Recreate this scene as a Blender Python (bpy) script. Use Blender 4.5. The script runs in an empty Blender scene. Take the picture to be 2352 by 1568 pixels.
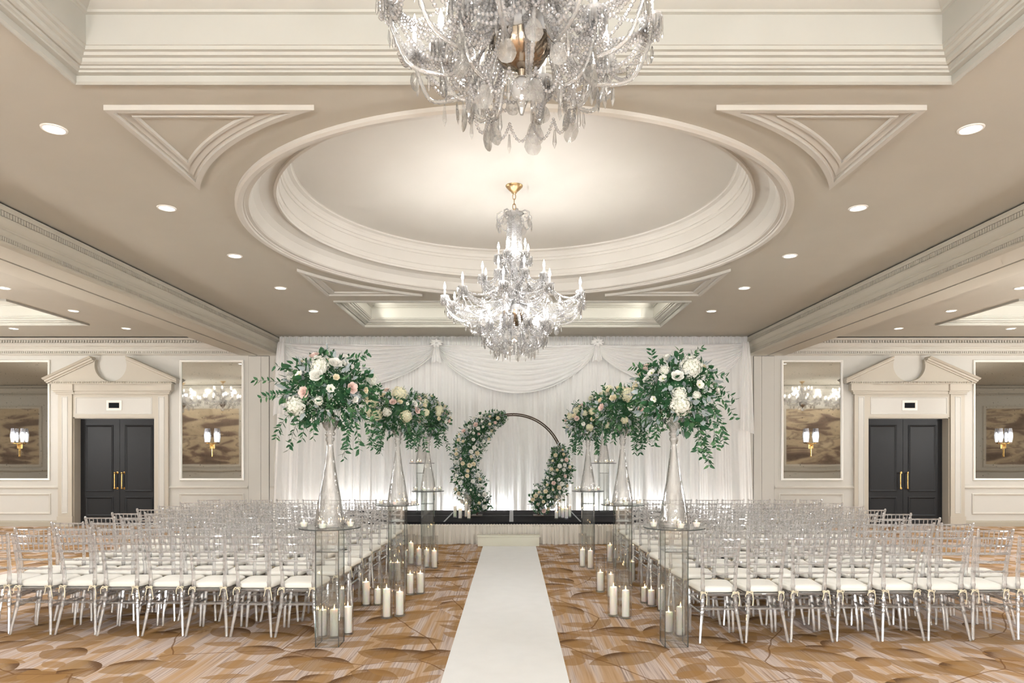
import bpy, math, random
from mathutils import Vector, Matrix
R = random.Random(7)
PI = math.pi
F, CX, CY, H = 1568.0, 1177.0, 1035.0, 1.66      # focal length, vanishing point and eye height (image 2352 x 1568)
C = bpy.context.scene.collection
sc = bpy.context.scene

# ------------------------------------------------------------------ mesh helpers
class MB:
    def __init__(s):
        s.v = []; s.f = []; s.mi = []; s.cur = 0
    def add(s, vs, fs):
        b = len(s.v); s.v.extend(vs)
        for f in fs:
            s.f.append(tuple(b + i for i in f)); s.mi.append(s.cur)
    def box(s, x0, x1, y0, y1, z0, z1):
        vs = [(x, y, z) for z in (z0, z1) for y in (y0, y1) for x in (x0, x1)]
        s.add(vs, [(0, 2, 3, 1), (4, 5, 7, 6), (0, 1, 5, 4), (2, 6, 7, 3), (0, 4, 6, 2), (1, 3, 7, 5)])
    def bevbox(s, x0, x1, y0, y1, z0, z1, b):
        """box with chamfered edges"""
        P = []
        for (z, i) in ((z0, b), (z0 + b, 0), (z1 - b, 0), (z1, b)):
            for (xx, yy) in ((x0 + b, y0), (x1 - b, y0), (x1, y0 + b), (x1, y1 - b), (x1 - b, y1), (x0 + b, y1), (x0, y1 - b), (x0, y0 + b)):
                cx, cy = (x0 + x1) / 2, (y0 + y1) / 2
                k = i
                P.append((xx - math.copysign(k, xx - cx), yy - math.copysign(k, yy - cy), z))
        fs = [tuple(reversed(range(8))), tuple(range(24, 32))]
        for r in range(3):
            for k in range(8):
                a = r * 8 + k; c = r * 8 + (k + 1) % 8
                fs.append((a, c, c + 8, a + 8))
        s.add(P, fs)
    def quad(s, a, b, c, d):
        s.add([a, b, c, d], [(0, 1, 2, 3)])
    def tube(s, path, rad, n=8, cap=True, closed=False):
        """tube along 3-D points, rad a number or a list"""
        path = [Vector(p) for p in path]; m = len(path)
        if not isinstance(rad, (list, tuple)): rad = [rad] * m
        T = []
        for i in range(m):
            if closed: t = path[(i + 1) % m] - path[i - 1]
            else: t = path[min(i + 1, m - 1)] - path[max(i - 1, 0)]
            if t.length < 1e-9: t = Vector((0, 0, 1))
            T.append(t.normalized())
        ref = Vector((0, 0, 1)) if abs(T[0].z) < .9 else Vector((1, 0, 0))
        nrm = T[0].cross(ref).normalized()
        vs = []
        for i in range(m):
            nrm = (nrm - T[i] * nrm.dot(T[i]))
            if nrm.length < 1e-6: nrm = T[i].orthogonal()
            nrm.normalize(); bn = T[i].cross(nrm)
            for k in range(n):
                a = 2 * PI * k / n
                vs.append(tuple(path[i] + (nrm * math.cos(a) + bn * math.sin(a)) * rad[i]))
        fs = []
        for i in range(m if closed else m - 1):
            j = (i + 1) % m
            for k in range(n):
                q = (k + 1) % n
                fs.append((i * n + k, i * n + q, j * n + q, j * n + k))
        if cap and not closed:
            fs.append(tuple(reversed(range(n)))); fs.append(tuple((m - 1) * n + k for k in range(n)))
        s.add(vs, fs)
    def lathe(s, prof, n=24, c=(0, 0, 0), cap0=True, cap1=True, wob=None):
        vs = []
        for (r, z) in prof:
            for k in range(n):
                a = 2 * PI * k / n
                rr = r * (wob(a, z) if wob else 1)
                vs.append((c[0] + rr * math.cos(a), c[1] + rr * math.sin(a), c[2] + z))
        m = len(prof); fs = []
        for i in range(m - 1):
            for k in range(n):
                q = (k + 1) % n
                fs.append((i * n + k, i * n + q, (i + 1) * n + q, (i + 1) * n + k))
        if cap0: fs.append(tuple(reversed(range(n))))
        if cap1: fs.append(tuple((m - 1) * n + k for k in range(n)))
        s.add(vs, fs)
    def sphere(s, c, r, n=8, m=6, sz=1.0):
        pr = [(max(r * math.sin(PI * i / m), 1e-5), -r * sz * math.cos(PI * i / m)) for i in range(m + 1)]
        s.lathe(pr, n, c, False, False)
    def octa(s, c, r, h=None, twist=0.0):
        h = h or r
        x, y, z = c
        vs = [(x, y, z + h)] + [(x + r * math.cos(twist + PI / 2 * k), y + r * math.sin(twist + PI / 2 * k), z) for k in range(4)] + [(x, y, z - h)]
        s.add(vs, [(0, 1, 2), (0, 2, 3), (0, 3, 4), (0, 4, 1), (5, 2, 1), (5, 3, 2), (5, 4, 3), (5, 1, 4)])
    def bead(s, c, r):
        """faceted bead, 6 sided"""
        s.lathe([(r * .45, -r * .9), (r, -r * .3), (r, r * .3), (r * .45, r * .9)], 6, c)
    def sweep(s, path, prof, closed=False, mp=None):
        """sweep profile (d, b) along a 2-D path; d = mitred offset to the LEFT of travel, b = third axis"""
        mp = mp or (lambda a, b, c: (a, b, c))
        m = len(path); q = len(prof); vs = []
        P = [Vector(p) for p in path]
        for i in range(m):
            if closed or 0 < i < m - 1:
                t0 = (P[i] - P[i - 1]).normalized(); t1 = (P[(i + 1) % m] - P[i]).normalized()
            elif i == 0: t0 = t1 = (P[1] - P[0]).normalized()
            else: t0 = t1 = (P[-1] - P[-2]).normalized()
            n0 = Vector((-t0.y, t0.x)); n1 = Vector((-t1.y, t1.x))
            b = n0 + n1
            b = b / max(b.dot(n0), .2) if b.length > 1e-6 else n0
            for (d, h) in prof:
                p = P[i] + b * d
                vs.append(mp(p.x, p.y, h))
        fs = []
        for i in range(m if closed else m - 1):
            j = (i + 1) % m
            for k in range(q - 1):
                fs.append((i * q + k, j * q + k, j * q + k + 1, i * q + k + 1))
        s.add(vs, fs)
    def loft(s, rings, closed=True):
        n = len(rings[0]); vs = [p for r in rings for p in r]; fs = []
        for i in range(len(rings) - 1):
            for k in range(n if closed else n - 1):
                q = (k + 1) % n
                fs.append((i * n + k, i * n + q, (i + 1) * n + q, (i + 1) * n + k))
        s.add(vs, fs)
    def grid(s, fn, nu, nv):
        vs = [fn(i / nu, j / nv) for j in range(nv + 1) for i in range(nu + 1)]
        fs = [(j * (nu + 1) + i, j * (nu + 1) + i + 1, (j + 1) * (nu + 1) + i + 1, (j + 1) * (nu + 1) + i) for j in range(nv) for i in range(nu)]
        s.add(vs, fs)
    def xf(s, M, start=0):
        s.v[start:] = [tuple(M @ Vector(p)) for p in s.v[start:]]
    def mesh(s, name, mats, smooth=True, ang=40):
        me = bpy.data.meshes.new(name)
        me.from_pydata(s.v, [], s.f)
        for m in (mats if isinstance(mats, (list, tuple)) else [mats]): me.materials.append(m)
        if isinstance(mats, (list, tuple)) and len(mats) > 1: me.polygons.foreach_set('material_index', s.mi)
        me.polygons.foreach_set('use_smooth', [smooth] * len(me.polygons))
        me.update()
        if smooth:
            try: me.set_sharp_from_angle(angle=math.radians(ang))
            except Exception: pass
        return me
    def obj(s, name, mats, parent=None, loc=(0, 0, 0), rz=0, smooth=True, ang=40, label=None):
        o = bpy.data.objects.new(name, s.mesh(name, mats, smooth, ang))
        C.objects.link(o); o.location = loc; o.rotation_euler = (0, 0, rz)
        if parent is not None: o.parent = parent
        if label: o['label'] = label
        return o

def inst(me, name, parent=None, loc=(0, 0, 0), rot=(0, 0, 0), scale=1, label=None):
    o = bpy.data.objects.new(name, me); C.objects.link(o)
    o.location = loc; o.rotation_euler = rot
    o.scale = scale if isinstance(scale, (tuple, list)) else (scale,) * 3
    if parent is not None: o.parent = parent
    if label: o['label'] = label
    return o

def tag(o, label, cat, group=None):
    o['label'] = label; o['category'] = cat
    if group: o['group'] = group
    return o
def thing(name, label, cat, loc=(0, 0, 0), rz=0, group=None):
    o = bpy.data.objects.new(name, None); C.objects.link(o)
    o.empty_display_size = .1; o.location = loc; o.rotation_euler = (0, 0, rz)
    return tag(o, label, cat, group)
def struct(o):
    o['kind'] = 'structure'; return o
def copy_tree(o, parent=None):
    c = o.copy(); C.objects.link(c)
    if parent is not None: c.parent = parent
    for ch in o.children: copy_tree(ch, c)
    return c
def ordn(i): return ['first', 'second', 'third', 'fourth', 'fifth', 'sixth', 'seventh', 'eighth', 'ninth', 'tenth'][i]

# ------------------------------------------------------------------ material helpers
def srgb(r, g, b):
    f = lambda c: c / 12.92 if c <= .04045 else ((c + .055) / 1.055) ** 2.4
    return (f(r / 255), f(g / 255), f(b / 255), 1)
def newmat(name):
    m = bpy.data.materials.new(name); m.use_nodes = True
    nt = m.node_tree; nt.nodes.clear()
    return m, nt
def N(nt, t, **kw):
    n = nt.nodes.new(t)
    for k, v in kw.items():
        if k in ('op',): n.operation = v
        elif hasattr(n, k): setattr(n, k, v)
    return n
def L(nt, a, b): nt.links.new(a, b)
def out(nt, sh):
    o = N(nt, 'ShaderNodeOutputMaterial'); L(nt, sh, o.inputs['Surface'])
def val(nt, x):
    n = N(nt, 'ShaderNodeValue'); n.outputs[0].default_value = x; return n.outputs[0]
def M2(nt, op, a, b=None, c=None, clamp=False):
    n = N(nt, 'ShaderNodeMath'); n.operation = op; n.use_clamp = clamp
    for i, x in enumerate((a, b, c)):
        if x is None: continue
        if isinstance(x, (int, float)): n.inputs[i].default_value = x
        else: L(nt, x, n.inputs[i])
    return n.outputs[0]
def mixc(nt, fac, a, b, mode='MIX'):
    n = N(nt, 'ShaderNodeMix'); n.data_type = 'RGBA'; n.blend_type = mode
    for k, x in ((0, fac), (6, a), (7, b)):
        if isinstance(x, (int, float)): n.inputs[k].default_value = x
        elif isinstance(x, (tuple, list)): n.inputs[k].default_value = x
        else: L(nt, x, n.inputs[k])
    return n.outputs[2]
def mixs(nt, fac, a, b):
    n = N(nt, 'ShaderNodeMixShader')
    if isinstance(fac, (int, float)): n.inputs[0].default_value = fac
    else: L(nt, fac, n.inputs[0])
    L(nt, a, n.inputs[1]); L(nt, b, n.inputs[2]); return n.outputs[0]
def ramp(nt, fac, stops):
    n = N(nt, 'ShaderNodeValToRGB'); e = n.color_ramp.elements
    while len(e) < len(stops): e.new(.5)
    for i, (p, c) in enumerate(stops): e[i].position = p; e[i].color = c
    L(nt, fac, n.inputs[0]); return n.outputs[0]
def coords(nt, kind='Object', scale=(1, 1, 1), rot=(0, 0, 0)):
    t = N(nt, 'ShaderNodeTexCoord'); mp = N(nt, 'ShaderNodeMapping')
    mp.inputs['Scale'].default_value = scale; mp.inputs['Rotation'].default_value = rot
    L(nt, t.outputs[kind], mp.inputs[0]); return mp.outputs[0]
def noise(nt, vec, scale, detail=3, rough=.5):
    n = N(nt, 'ShaderNodeTexNoise'); n.inputs['Scale'].default_value = scale
    n.inputs['Detail'].default_value = detail; n.inputs['Roughness'].default_value = rough
    L(nt, vec, n.inputs['Vector']); return n.outputs['Fac'], n.outputs['Color']
def bump(nt, h, strength=.2, dist=.01):
    b = N(nt, 'ShaderNodeBump'); b.inputs['Strength'].default_value = strength; b.inputs['Distance'].default_value = dist
    L(nt, h, b.inputs['Height']); return b.outputs[0]

def paint(name, col, rough=.55, var=.05, spec=.3, nscale=3):
    m, nt = newmat(name)
    p = N(nt, 'ShaderNodeBsdfPrincipled')
    f, _ = noise(nt, coords(nt), nscale, 4)
    a = tuple(min(1, c * (1 - var)) for c in col[:3]) + (1,); b = tuple(min(1, c * (1 + var)) for c in col[:3]) + (1,)
    L(nt, mixc(nt, f, a, b), p.inputs['Base Color'])
    p.inputs['Roughness'].default_value = rough; p.inputs['Specular IOR Level'].default_value = spec
    out(nt, p.outputs[0]); return m
def metal(name, col, rough=.25):
    m, nt = newmat(name); p = N(nt, 'ShaderNodeBsdfPrincipled')
    f, _ = noise(nt, coords(nt), 40, 2)
    p.inputs['Base Color'].default_value = col; p.inputs['Metallic'].default_value = 1
    L(nt, M2(nt, 'MULTIPLY_ADD', f, .15, rough - .05), p.inputs['Roughness'])
    out(nt, p.outputs[0]); return m
def emit(name, col, s):
    m, nt = newmat(name); e = N(nt, 'ShaderNodeEmission')
    e.inputs[0].default_value = col; e.inputs[1].default_value = s
    out(nt, e.outputs[0]); return m
def clear(name, tint=(1, 1, 1, 1), refr=0.0, ior=1.47, diff=0.0, rough=0.0, gl=1.0, edge=None, bumps=0, bscale=8, grough=None):
    """clear solid: transparent, refracting and reflecting in fixed proportions (procedural tint)"""
    m, nt = newmat(name)
    nrm = None
    if bumps:
        f, _ = noise(nt, coords(nt, 'Object', (1, 1, .35)), bscale, 2)
        nrm = bump(nt, f, bumps, .03)
    tr = N(nt, 'ShaderNodeBsdfTransparent')
    if edge is not None:
        lw = N(nt, 'ShaderNodeLayerWeight'); lw.inputs['Blend'].default_value = .35
        L(nt, mixc(nt, lw.outputs['Facing'], tint, edge), tr.inputs[0])
    else: tr.inputs[0].default_value = tint
    sh = tr.outputs[0]
    if refr > 0:
        rf = N(nt, 'ShaderNodeBsdfRefraction'); rf.inputs['IOR'].default_value = ior; rf.inputs['Color'].default_value = tint
        rf.inputs['Roughness'].default_value = rough
        if nrm is not None: L(nt, nrm, rf.inputs['Normal'])
        sh = mixs(nt, refr, sh, rf.outputs[0])
    if diff > 0:
        d = N(nt, 'ShaderNodeBsdfDiffuse'); d.inputs[0].default_value = (.95, .95, .96, 1)
        t = N(nt, 'ShaderNodeBsdfTranslucent'); t.inputs[0].default_value = (.95, .95, .96, 1)
        sh = mixs(nt, diff, sh, mixs(nt, .5, d.outputs[0], t.outputs[0]))
    g = N(nt, 'ShaderNodeBsdfGlossy'); g.inputs['Roughness'].default_value = grough or max(rough, .02)
    fr = N(nt, 'ShaderNodeLayerWeight'); fr.inputs['Blend'].default_value = .5
    if nrm is not None: L(nt, nrm, g.inputs['Normal']); L(nt, nrm, fr.inputs['Normal'])
    k = M2(nt, 'MULTIPLY_ADD', M2(nt, 'POWER', fr.outputs['Facing'], 5), .9, .045)
    sh = mixs(nt, M2(nt, 'MULTIPLY', k, gl, clamp=True), sh, g.outputs[0])
    out(nt, sh); return m
def fabric(name, col, transp=0.0, transl=.3, weave=0, rough=.9, var=.03):
    m, nt = newmat(name)
    co = coords(nt)
    f, _ = noise(nt, co, 6, 3)
    a = tuple(c * (1 - var) for c in col[:3]) + (1,); b = tuple(min(1, c * (1 + var)) for c in col[:3]) + (1,)
    cc = mixc(nt, f, a, b)
    d = N(nt, 'ShaderNodeBsdfDiffuse'); L(nt, cc, d.inputs[0])
    t = N(nt, 'ShaderNodeBsdfTranslucent'); L(nt, cc, t.inputs[0])
    sh = mixs(nt, transl, d.outputs[0], t.outputs[0])
    if weave:
        w, _ = noise(nt, coords(nt, 'Object', (weave, weave, weave)), 1, 2)
        L(nt, bump(nt, w, .25, .004), d.inputs['Normal'])
    if transp:
        tr = N(nt, 'ShaderNodeBsdfTransparent')
        sh = mixs(nt, transp, sh, tr.outputs[0])
    out(nt, sh); return m
EXPO = 0.48
UP_E = 17
# ------------------------------------------------------------------ materials
MAT = {}
MAT['ceiling'] = paint('ceiling paint', (0.5, 0.47, 0.405, 1), .7, .03, .2)
MAT['trim'] = paint('ceiling trim paint', (0.55, 0.525, 0.475, 1), .5, .02, .3)
MAT['coffer'] = paint('coffer paint', (.45, .44, .395, 1), .55, .02, .25)
MAT['drum'] = paint('drum paint', (0.585, 0.555, 0.505, 1), .5, .02, .3)
MAT['beam'] = paint('beam paint', (0.5, 0.465, 0.39, 1), .5, .02, .3)
MAT['wall'] = paint('wall paint', (0.545, 0.53, 0.49, 1), .5, .02, .3)
MAT['wall_trim'] = paint('wall trim paint', (0.545, 0.52, 0.465, 1), .4, .02, .4)
MAT['surround'] = paint('door surround paint', (0.475, 0.435, 0.365, 1), .42, .02, .35)
MAT['base'] = paint('baseboard paint', (0.39, 0.355, 0.29, 1), .4, .03, .4)
MAT['gap'] = paint('gap shade and wick black', (.012, .011, .01, 1), .8)  # near-black stands in for shade in the gaps; the wicks share it
MAT['door'] = paint('charcoal door paint', (.017, .018, .020, 1), .45, .1, .25)
MAT['brass'] = metal('brushed brass', (.86, .58, .22, 1), .22)
MAT['gold'] = metal('antique gold', (.55, .40, .22, 1), .3)
MAT['silver'] = metal('silver', (.82, .82, .80, 1), .15)
MAT['hoop'] = metal('bronze', (.085, .06, .045, 1), .4)
MAT['white_frame'] = paint('white frame', (.82, .80, .75, 1), .35, .02, .5)
MAT['sign'] = paint('black sign face', (.010, .011, .013, 1), .8, .1, .1)
MAT['deck'] = paint('black stage carpet', (.014, .014, .016, 1), .85, .25, .1, 60)
MAT['alu'] = metal('deck edge aluminium', (.33, .34, .36, 1), .45)
MAT['step'] = paint('step block paint', (.62, .60, .50, 1), .5, .03)
MAT['skirt'] = fabric('stage skirt cloth', (.76, .72, .645, 1), 0, .2)
MAT['drape'] = fabric('white voile', (.93, .925, .915, 1), .04, .28)
MAT['swag'] = fabric('sheer swag voile', (.92, .915, .905, 1), .14, .28)
MAT['runner'] = fabric('white aisle cloth', (.81, .815, .815, 1), 0, 0, 260, .9, .035)
MAT['cushion'] = fabric('ivory cushion cloth', (.90, .875, .81, 1), 0, .05, 120)
MAT['tie'] = fabric('ivory ribbon', (.88, .80, .62, 1), 0, .15)
MAT['acrylic'] = clear('clear acrylic', (.985, .985, .99, 1), .42, 1.3, .20, .0, 3.8, (.84, .83, .87, 1), grough=.10)
MAT['pane'] = clear('pedestal glass', (.948, .957, .952, 1), 0, 1.5, .025, 0, 1.0)
MAT['pane_edge'] = clear('glass edge', (.09, .14, .125, 1), 0, 1.5, .09, .05, 1)
MAT['cylinder'] = clear('cylinder glass', (.99, .99, .985, 1), 0, 1.5, .012, 0, 1.3, (.90, .90, .90, 1))
MAT['vase'] = clear('blown vase glass', (.99, .99, .988, 1), .22, 1.22, .03, 0, 1.9, (.80, .80, .79, 1), .9, 12)
MAT['crystal'] = clear('cut crystal', (.99, .985, .98, 1), .45, 1.4, .30, 0, 3.0, (.62, .58, .54, 1))
MAT['crystal_clear'] = clear('clear crystal drop', (.995, .99, .985, 1), .28, 1.3, .09, 0, 3.2, (.76, .74, .70, 1))
MAT['arm_glass'] = clear('clear arm glass', (.99, .985, .975, 1), .45, 1.35, .16, 0, 2.6, (.62, .58, .53, 1))
MAT['bowl'] = metal('mirrored bowl', (.34, .28, .22, 1), .12)
MAT['bulb'] = emit('lit candle bulb', (1, .97, .92, 1), 16)
MAT['sleeve'] = fabric('bulb sleeve', (.92, .90, .86, 1), 0, .3)
MAT['downlight'] = emit('downlight lens', (1, .98, .95, 1), 6)
MAT['flame'] = emit('candle flame', (1, .66, .30, 1), 45)
MAT['shade'] = clear('crystal lamp shade', (.95, .96, 1, 1), .3, 1.3, .2, .03, 2.0)
MAT['shade_bulb'] = emit('sconce bulb', (.93, .96, 1, 1), 7)
MAT['leaf'] = None

def wax():
    m, nt = newmat('ivory wax'); p = N(nt, 'ShaderNodeBsdfPrincipled')
    f, _ = noise(nt, coords(nt), 9, 2)
    L(nt, mixc(nt, f, (.90, .87, .81, 1), (.95, .92, .87, 1)), p.inputs['Base Color'])
    p.inputs['Roughness'].default_value = .45
    p.inputs['Subsurface Weight'].default_value = .5; p.inputs['Subsurface Radius'].default_value = (.04, .025, .012); p.inputs['Subsurface Scale'].default_value = 1.0
    out(nt, p.outputs[0]); return m
MAT['wax'] = wax()

def plant(name, a, b, rough=.45, transl=.2, scale=14):
    m, nt = newmat(name)
    f, _ = noise(nt, coords(nt), scale, 2)
    c = mixc(nt, f, a, b)
    p = N(nt, 'ShaderNodeBsdfPrincipled'); L(nt, c, p.inputs['Base Color'])
    p.inputs['Roughness'].default_value = rough; p.inputs['Specular IOR Level'].default_value = .35
    t = N(nt, 'ShaderNodeBsdfTranslucent'); L(nt, c, t.inputs[0])
    out(nt, mixs(nt, transl, p.outputs[0], t.outputs[0])); return m
MAT['leaf'] = plant('dark green leaf', (.012, .055, .025, 1), (.045, .15, .06, 1))
MAT['leaf_mid'] = plant('mid green leaf', (.04, .13, .05, 1), (.11, .24, .10, 1))
MAT['leaf_grey'] = plant('silver grey leaf', (.28, .34, .36, 1), (.52, .57, .58, 1), .7)
MAT['tiny'] = plant('tiny white blooms', (.80, .80, .74, 1), (.92, .92, .88, 1), .8, .3)
MAT['rose_white'] = plant('white petal', (.88, .87, .82, 1), (.93, .92, .88, 1), .6, .3, 5)
MAT['rose_cream'] = plant('cream petal', (.86, .76, .55, 1), (.92, .85, .68, 1), .6, .3, 5)
MAT['rose_blush'] = plant('blush petal', (.87, .64, .58, 1), (.93, .80, .75, 1), .6, .3, 5)
MAT['hyd_base'] = plant('hydrangea inner petal', (.62, .65, .52, 1), (.76, .78, .66, 1), .8, .2, 20)
MAT['hyd_white'] = plant('hydrangea white petal', (.84, .85, .78, 1), (.94, .94, .90, 1), .7, .3, 30)
MAT['hyd_cream'] = plant('hydrangea cream petal', (.78, .74, .52, 1), (.90, .87, .68, 1), .7, .3, 30)
MAT['centre'] = plant('yellow green flower centre', (.30, .42, .10, 1), (.62, .60, .18, 1))

def carpet():
    m, nt = newmat('leaf pattern carpet')
    co = coords(nt)
    warp = N(nt, 'ShaderNodeTexNoise'); warp.inputs['Scale'].default_value = 1.2; L(nt, co, warp.inputs['Vector'])
    # patches of hatching in two directions
    pv = N(nt, 'ShaderNodeTexVoronoi'); pv.inputs['Scale'].default_value = .62; L(nt, co, pv.inputs['Vector'])
    sp = N(nt, 'ShaderNodeSeparateColor'); L(nt, pv.outputs['Color'], sp.inputs[0])
    def hatch(rot):
        f, _ = noise(nt, coords(nt, 'Object', (75, 1.6, 1), (0, 0, rot)), 1, 2)
        g, _ = noise(nt, coords(nt, 'Object', (9, .5, 1), (0, 0, rot)), 1, 2)
        return f, g
    f1, g1 = hatch(.55); f2, g2 = hatch(-.75)
    sel = M2(nt, 'GREATER_THAN', sp.outputs[0], .5)
    def pick(a, b): return M2(nt, 'ADD', M2(nt, 'MULTIPLY', a, sel), M2(nt, 'MULTIPLY', b, M2(nt, 'SUBTRACT', 1, sel)))
    f, g = pick(f1, f2), pick(g1, g2)
    base = ramp(nt, f, [(.30, srgb(140, 124, 118)), (.46, srgb(184, 167, 157)), (.70, srgb(204, 189, 180))])
    gold = ramp(nt, g, [(.46, (0, 0, 0, 1)), (.60, (1, 1, 1, 1))])
    base = mixc(nt, M2(nt, 'MULTIPLY', gold, .75), base, srgb(178, 143, 100))
    grain, _ = noise(nt, coords(nt, 'Object', (320, 320, 1)), 1, 1)
    col = base
    def leaves(scale, a, b, off, c0, thr, dark):
        vec = N(nt, 'ShaderNodeVectorMath'); vec.operation = 'ADD'; L(nt, co, vec.inputs[0]); vec.inputs[1].default_value = off
        vo = N(nt, 'ShaderNodeTexVoronoi'); vo.voronoi_dimensions = '2D'; vo.inputs['Scale'].default_value = scale; vo.inputs['Randomness'].default_value = .75
        L(nt, vec.outputs[0], vo.inputs['Vector'])
        sub = N(nt, 'ShaderNodeVectorMath'); sub.operation = 'SUBTRACT'
        L(nt, vec.outputs[0], sub.inputs[0]); L(nt, vo.outputs['Position'], sub.inputs[1])
        scol = N(nt, 'ShaderNodeSeparateColor'); L(nt, vo.outputs['Color'], scol.inputs[0])
        vr = N(nt, 'ShaderNodeVectorRotate'); vr.rotation_type = 'Z_AXIS'
        L(nt, sub.outputs[0], vr.inputs['Vector']); L(nt, M2(nt, 'MULTIPLY_ADD', scol.outputs[0], 2.2, -1.1), vr.inputs['Angle'])
        xy = N(nt, 'ShaderNodeSeparateXYZ'); L(nt, vr.outputs[0], xy.inputs[0])
        aa = M2(nt, 'MULTIPLY_ADD', scol.outputs[1], a * .5, a * .72); bb = M2(nt, 'MULTIPLY_ADD', scol.outputs[2], b * .9, b * .5)
        xa = M2(nt, 'DIVIDE', xy.outputs[0], aa)
        lim = M2(nt, 'MULTIPLY', bb, M2(nt, 'SUBTRACT', 1, M2(nt, 'MULTIPLY', xa, xa)))
        ins = M2(nt, 'SUBTRACT', lim, M2(nt, 'ABSOLUTE', xy.outputs[1]))
        fac = M2(nt, 'MULTIPLY_ADD', ins, 160, .5, clamp=True)
        fac = M2(nt, 'MULTIPLY', fac, M2(nt, 'LESS_THAN', scol.outputs[1], thr))
        yb = M2(nt, 'DIVIDE', xy.outputs[1], bb)
        sh = M2(nt, 'ADD', M2(nt, 'MULTIPLY', yb, 1.1), M2(nt, 'MULTIPLY_ADD', grain, 2.4, -1.5))
        dk = M2(nt, 'MULTIPLY', M2(nt, 'MULTIPLY', M2(nt, 'GREATER_THAN', sh, .25), fac), M2(nt, 'GREATER_THAN', scol.outputs[2], dark))
        return fac, dk
    for (s, a, b, off, c0, thr, dark) in (
            (1.55, .36, .13, (3.1, 7.7, 0), srgb(152, 118, 74), .95, .52),
            (1.9, .27, .12, (11.3, 2.9, 0), srgb(140, 104, 60), .8, .42),
            (2.6, .19, .095, (5.7, 15.1, 0), srgb(160, 122, 76), .8, .9)):
        fac, dk = leaves(s, a, b, off, c0, thr, dark)
        lc = mixc(nt, M2(nt, 'MULTIPLY', grain, .5), c0, tuple(c * .62 for c in c0[:3]) + (1,))
        col = mixc(nt, M2(nt, 'MULTIPLY', fac, .7), col, lc)
        col = mixc(nt, M2(nt, 'MULTIPLY', dk, .85), col, srgb(84, 56, 32))
    # thin branch lines
    wv = N(nt, 'ShaderNodeVectorMath'); wv.operation = 'MULTIPLY_ADD'
    L(nt, warp.outputs['Color'], wv.inputs[0]); wv.inputs[1].default_value = (.22, .22, 0); L(nt, co, wv.inputs[2])
    br = N(nt, 'ShaderNodeTexVoronoi'); br.voronoi_dimensions = '2D'; br.feature = 'DISTANCE_TO_EDGE'; br.inputs['Scale'].default_value = .75
    L(nt, wv.outputs[0], br.inputs['Vector'])
    ln = M2(nt, 'LESS_THAN', br.outputs['Distance'], .005)
    col = mixc(nt, M2(nt, 'MULTIPLY', ln, .75), col, srgb(112, 78, 44))
    p = N(nt, 'ShaderNodeBsdfPrincipled'); L(nt, col, p.inputs['Base Color'])
    p.inputs['Roughness'].default_value = .95; p.inputs['Specular IOR Level'].default_value = .1
    L(nt, bump(nt, grain, .25, .004), p.inputs['Normal'])
    out(nt, p.outputs[0]); return m
MAT['carpet'] = carpet()

def antique_mirror():
    m, nt = newmat('antiqued mirror')
    co = coords(nt)
    w, _ = noise(nt, coords(nt, 'Object', (.9, .9, 1.3)), 1, 1)
    sp, _ = noise(nt, co, 26, 4, .6)
    fine, _ = noise(nt, co, 160, 2)
    g = N(nt, 'ShaderNodeBsdfGlossy'); g.inputs['Roughness'].default_value = .025
    L(nt, mixc(nt, fine, (.47, .455, .42, 1), (.70, .68, .63, 1)), g.inputs[0])
    L(nt, bump(nt, w, .02, .05), g.inputs['Normal'])
    d = N(nt, 'ShaderNodeBsdfDiffuse'); d.inputs[0].default_value = (.035, .032, .026, 1)
    fx = ramp(nt, sp, [(.64, (0, 0, 0, 1)), (.72, (1, 1, 1, 1))])
    out(nt, mixs(nt, M2(nt, 'MULTIPLY_ADD', fx, .75, .12), g.outputs[0], d.outputs[0])); return m
MAT['mirror'] = antique_mirror()

def mural():
    m, nt = newmat('painted mountain mural')
    co = coords(nt)
    n1, _ = noise(nt, coords(nt, 'Object', (.5, 1, .9)), 1, 5, .6)
    wv = N(nt, 'ShaderNodeTexNoise'); wv.inputs['Scale'].default_value = 1.1; wv.inputs['Detail'].default_value = 7; wv.inputs['Distortion'].default_value = .9
    L(nt, coords(nt, 'Object', (.55, 1, 2.2)), wv.inputs['Vector'])
    c = ramp(nt, wv.outputs['Fac'], [(.36, srgb(66, 52, 54)), (.43, srgb(108, 92, 86)), (.48, srgb(180, 164, 140)), (.57, srgb(196, 182, 156)), (.60, srgb(126, 108, 98)), (.68, srgb(208, 196, 170))])
    st, _ = noise(nt, coords(nt, 'Object', (40, 40, 6)), 1, 2)
    c = mixc(nt, .25, c, mixc(nt, st, srgb(110, 90, 74), srgb(205, 180, 140)))
    p = N(nt, 'ShaderNodeBsdfPrincipled'); L(nt, c, p.inputs['Base Color']); p.inputs['Roughness'].default_value = .7
    out(nt, p.outputs[0]); return m
MAT['mural'] = mural()

# ------------------------------------------------------------------ the setting
CZ = 4.15                     # main ceiling height
YB = 15.0                     # face of the far wall
YF, YS = -5.0, 4.0            # rear wall of the centre bay, rear wall of the side bays
XO = 22.5
S = 104.53                    # pixels per metre on the far wall
wx = lambda u: (u - CX) / S
wz = lambda v: H + (CY - v) / S

mb = MB(); mb.quad((-XO, YF, 0), (XO, YF, 0), (XO, YB + .3, 0), (-XO, YB + .3, 0))
struct(mb.obj('floor', MAT['carpet'], smooth=False))

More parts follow.
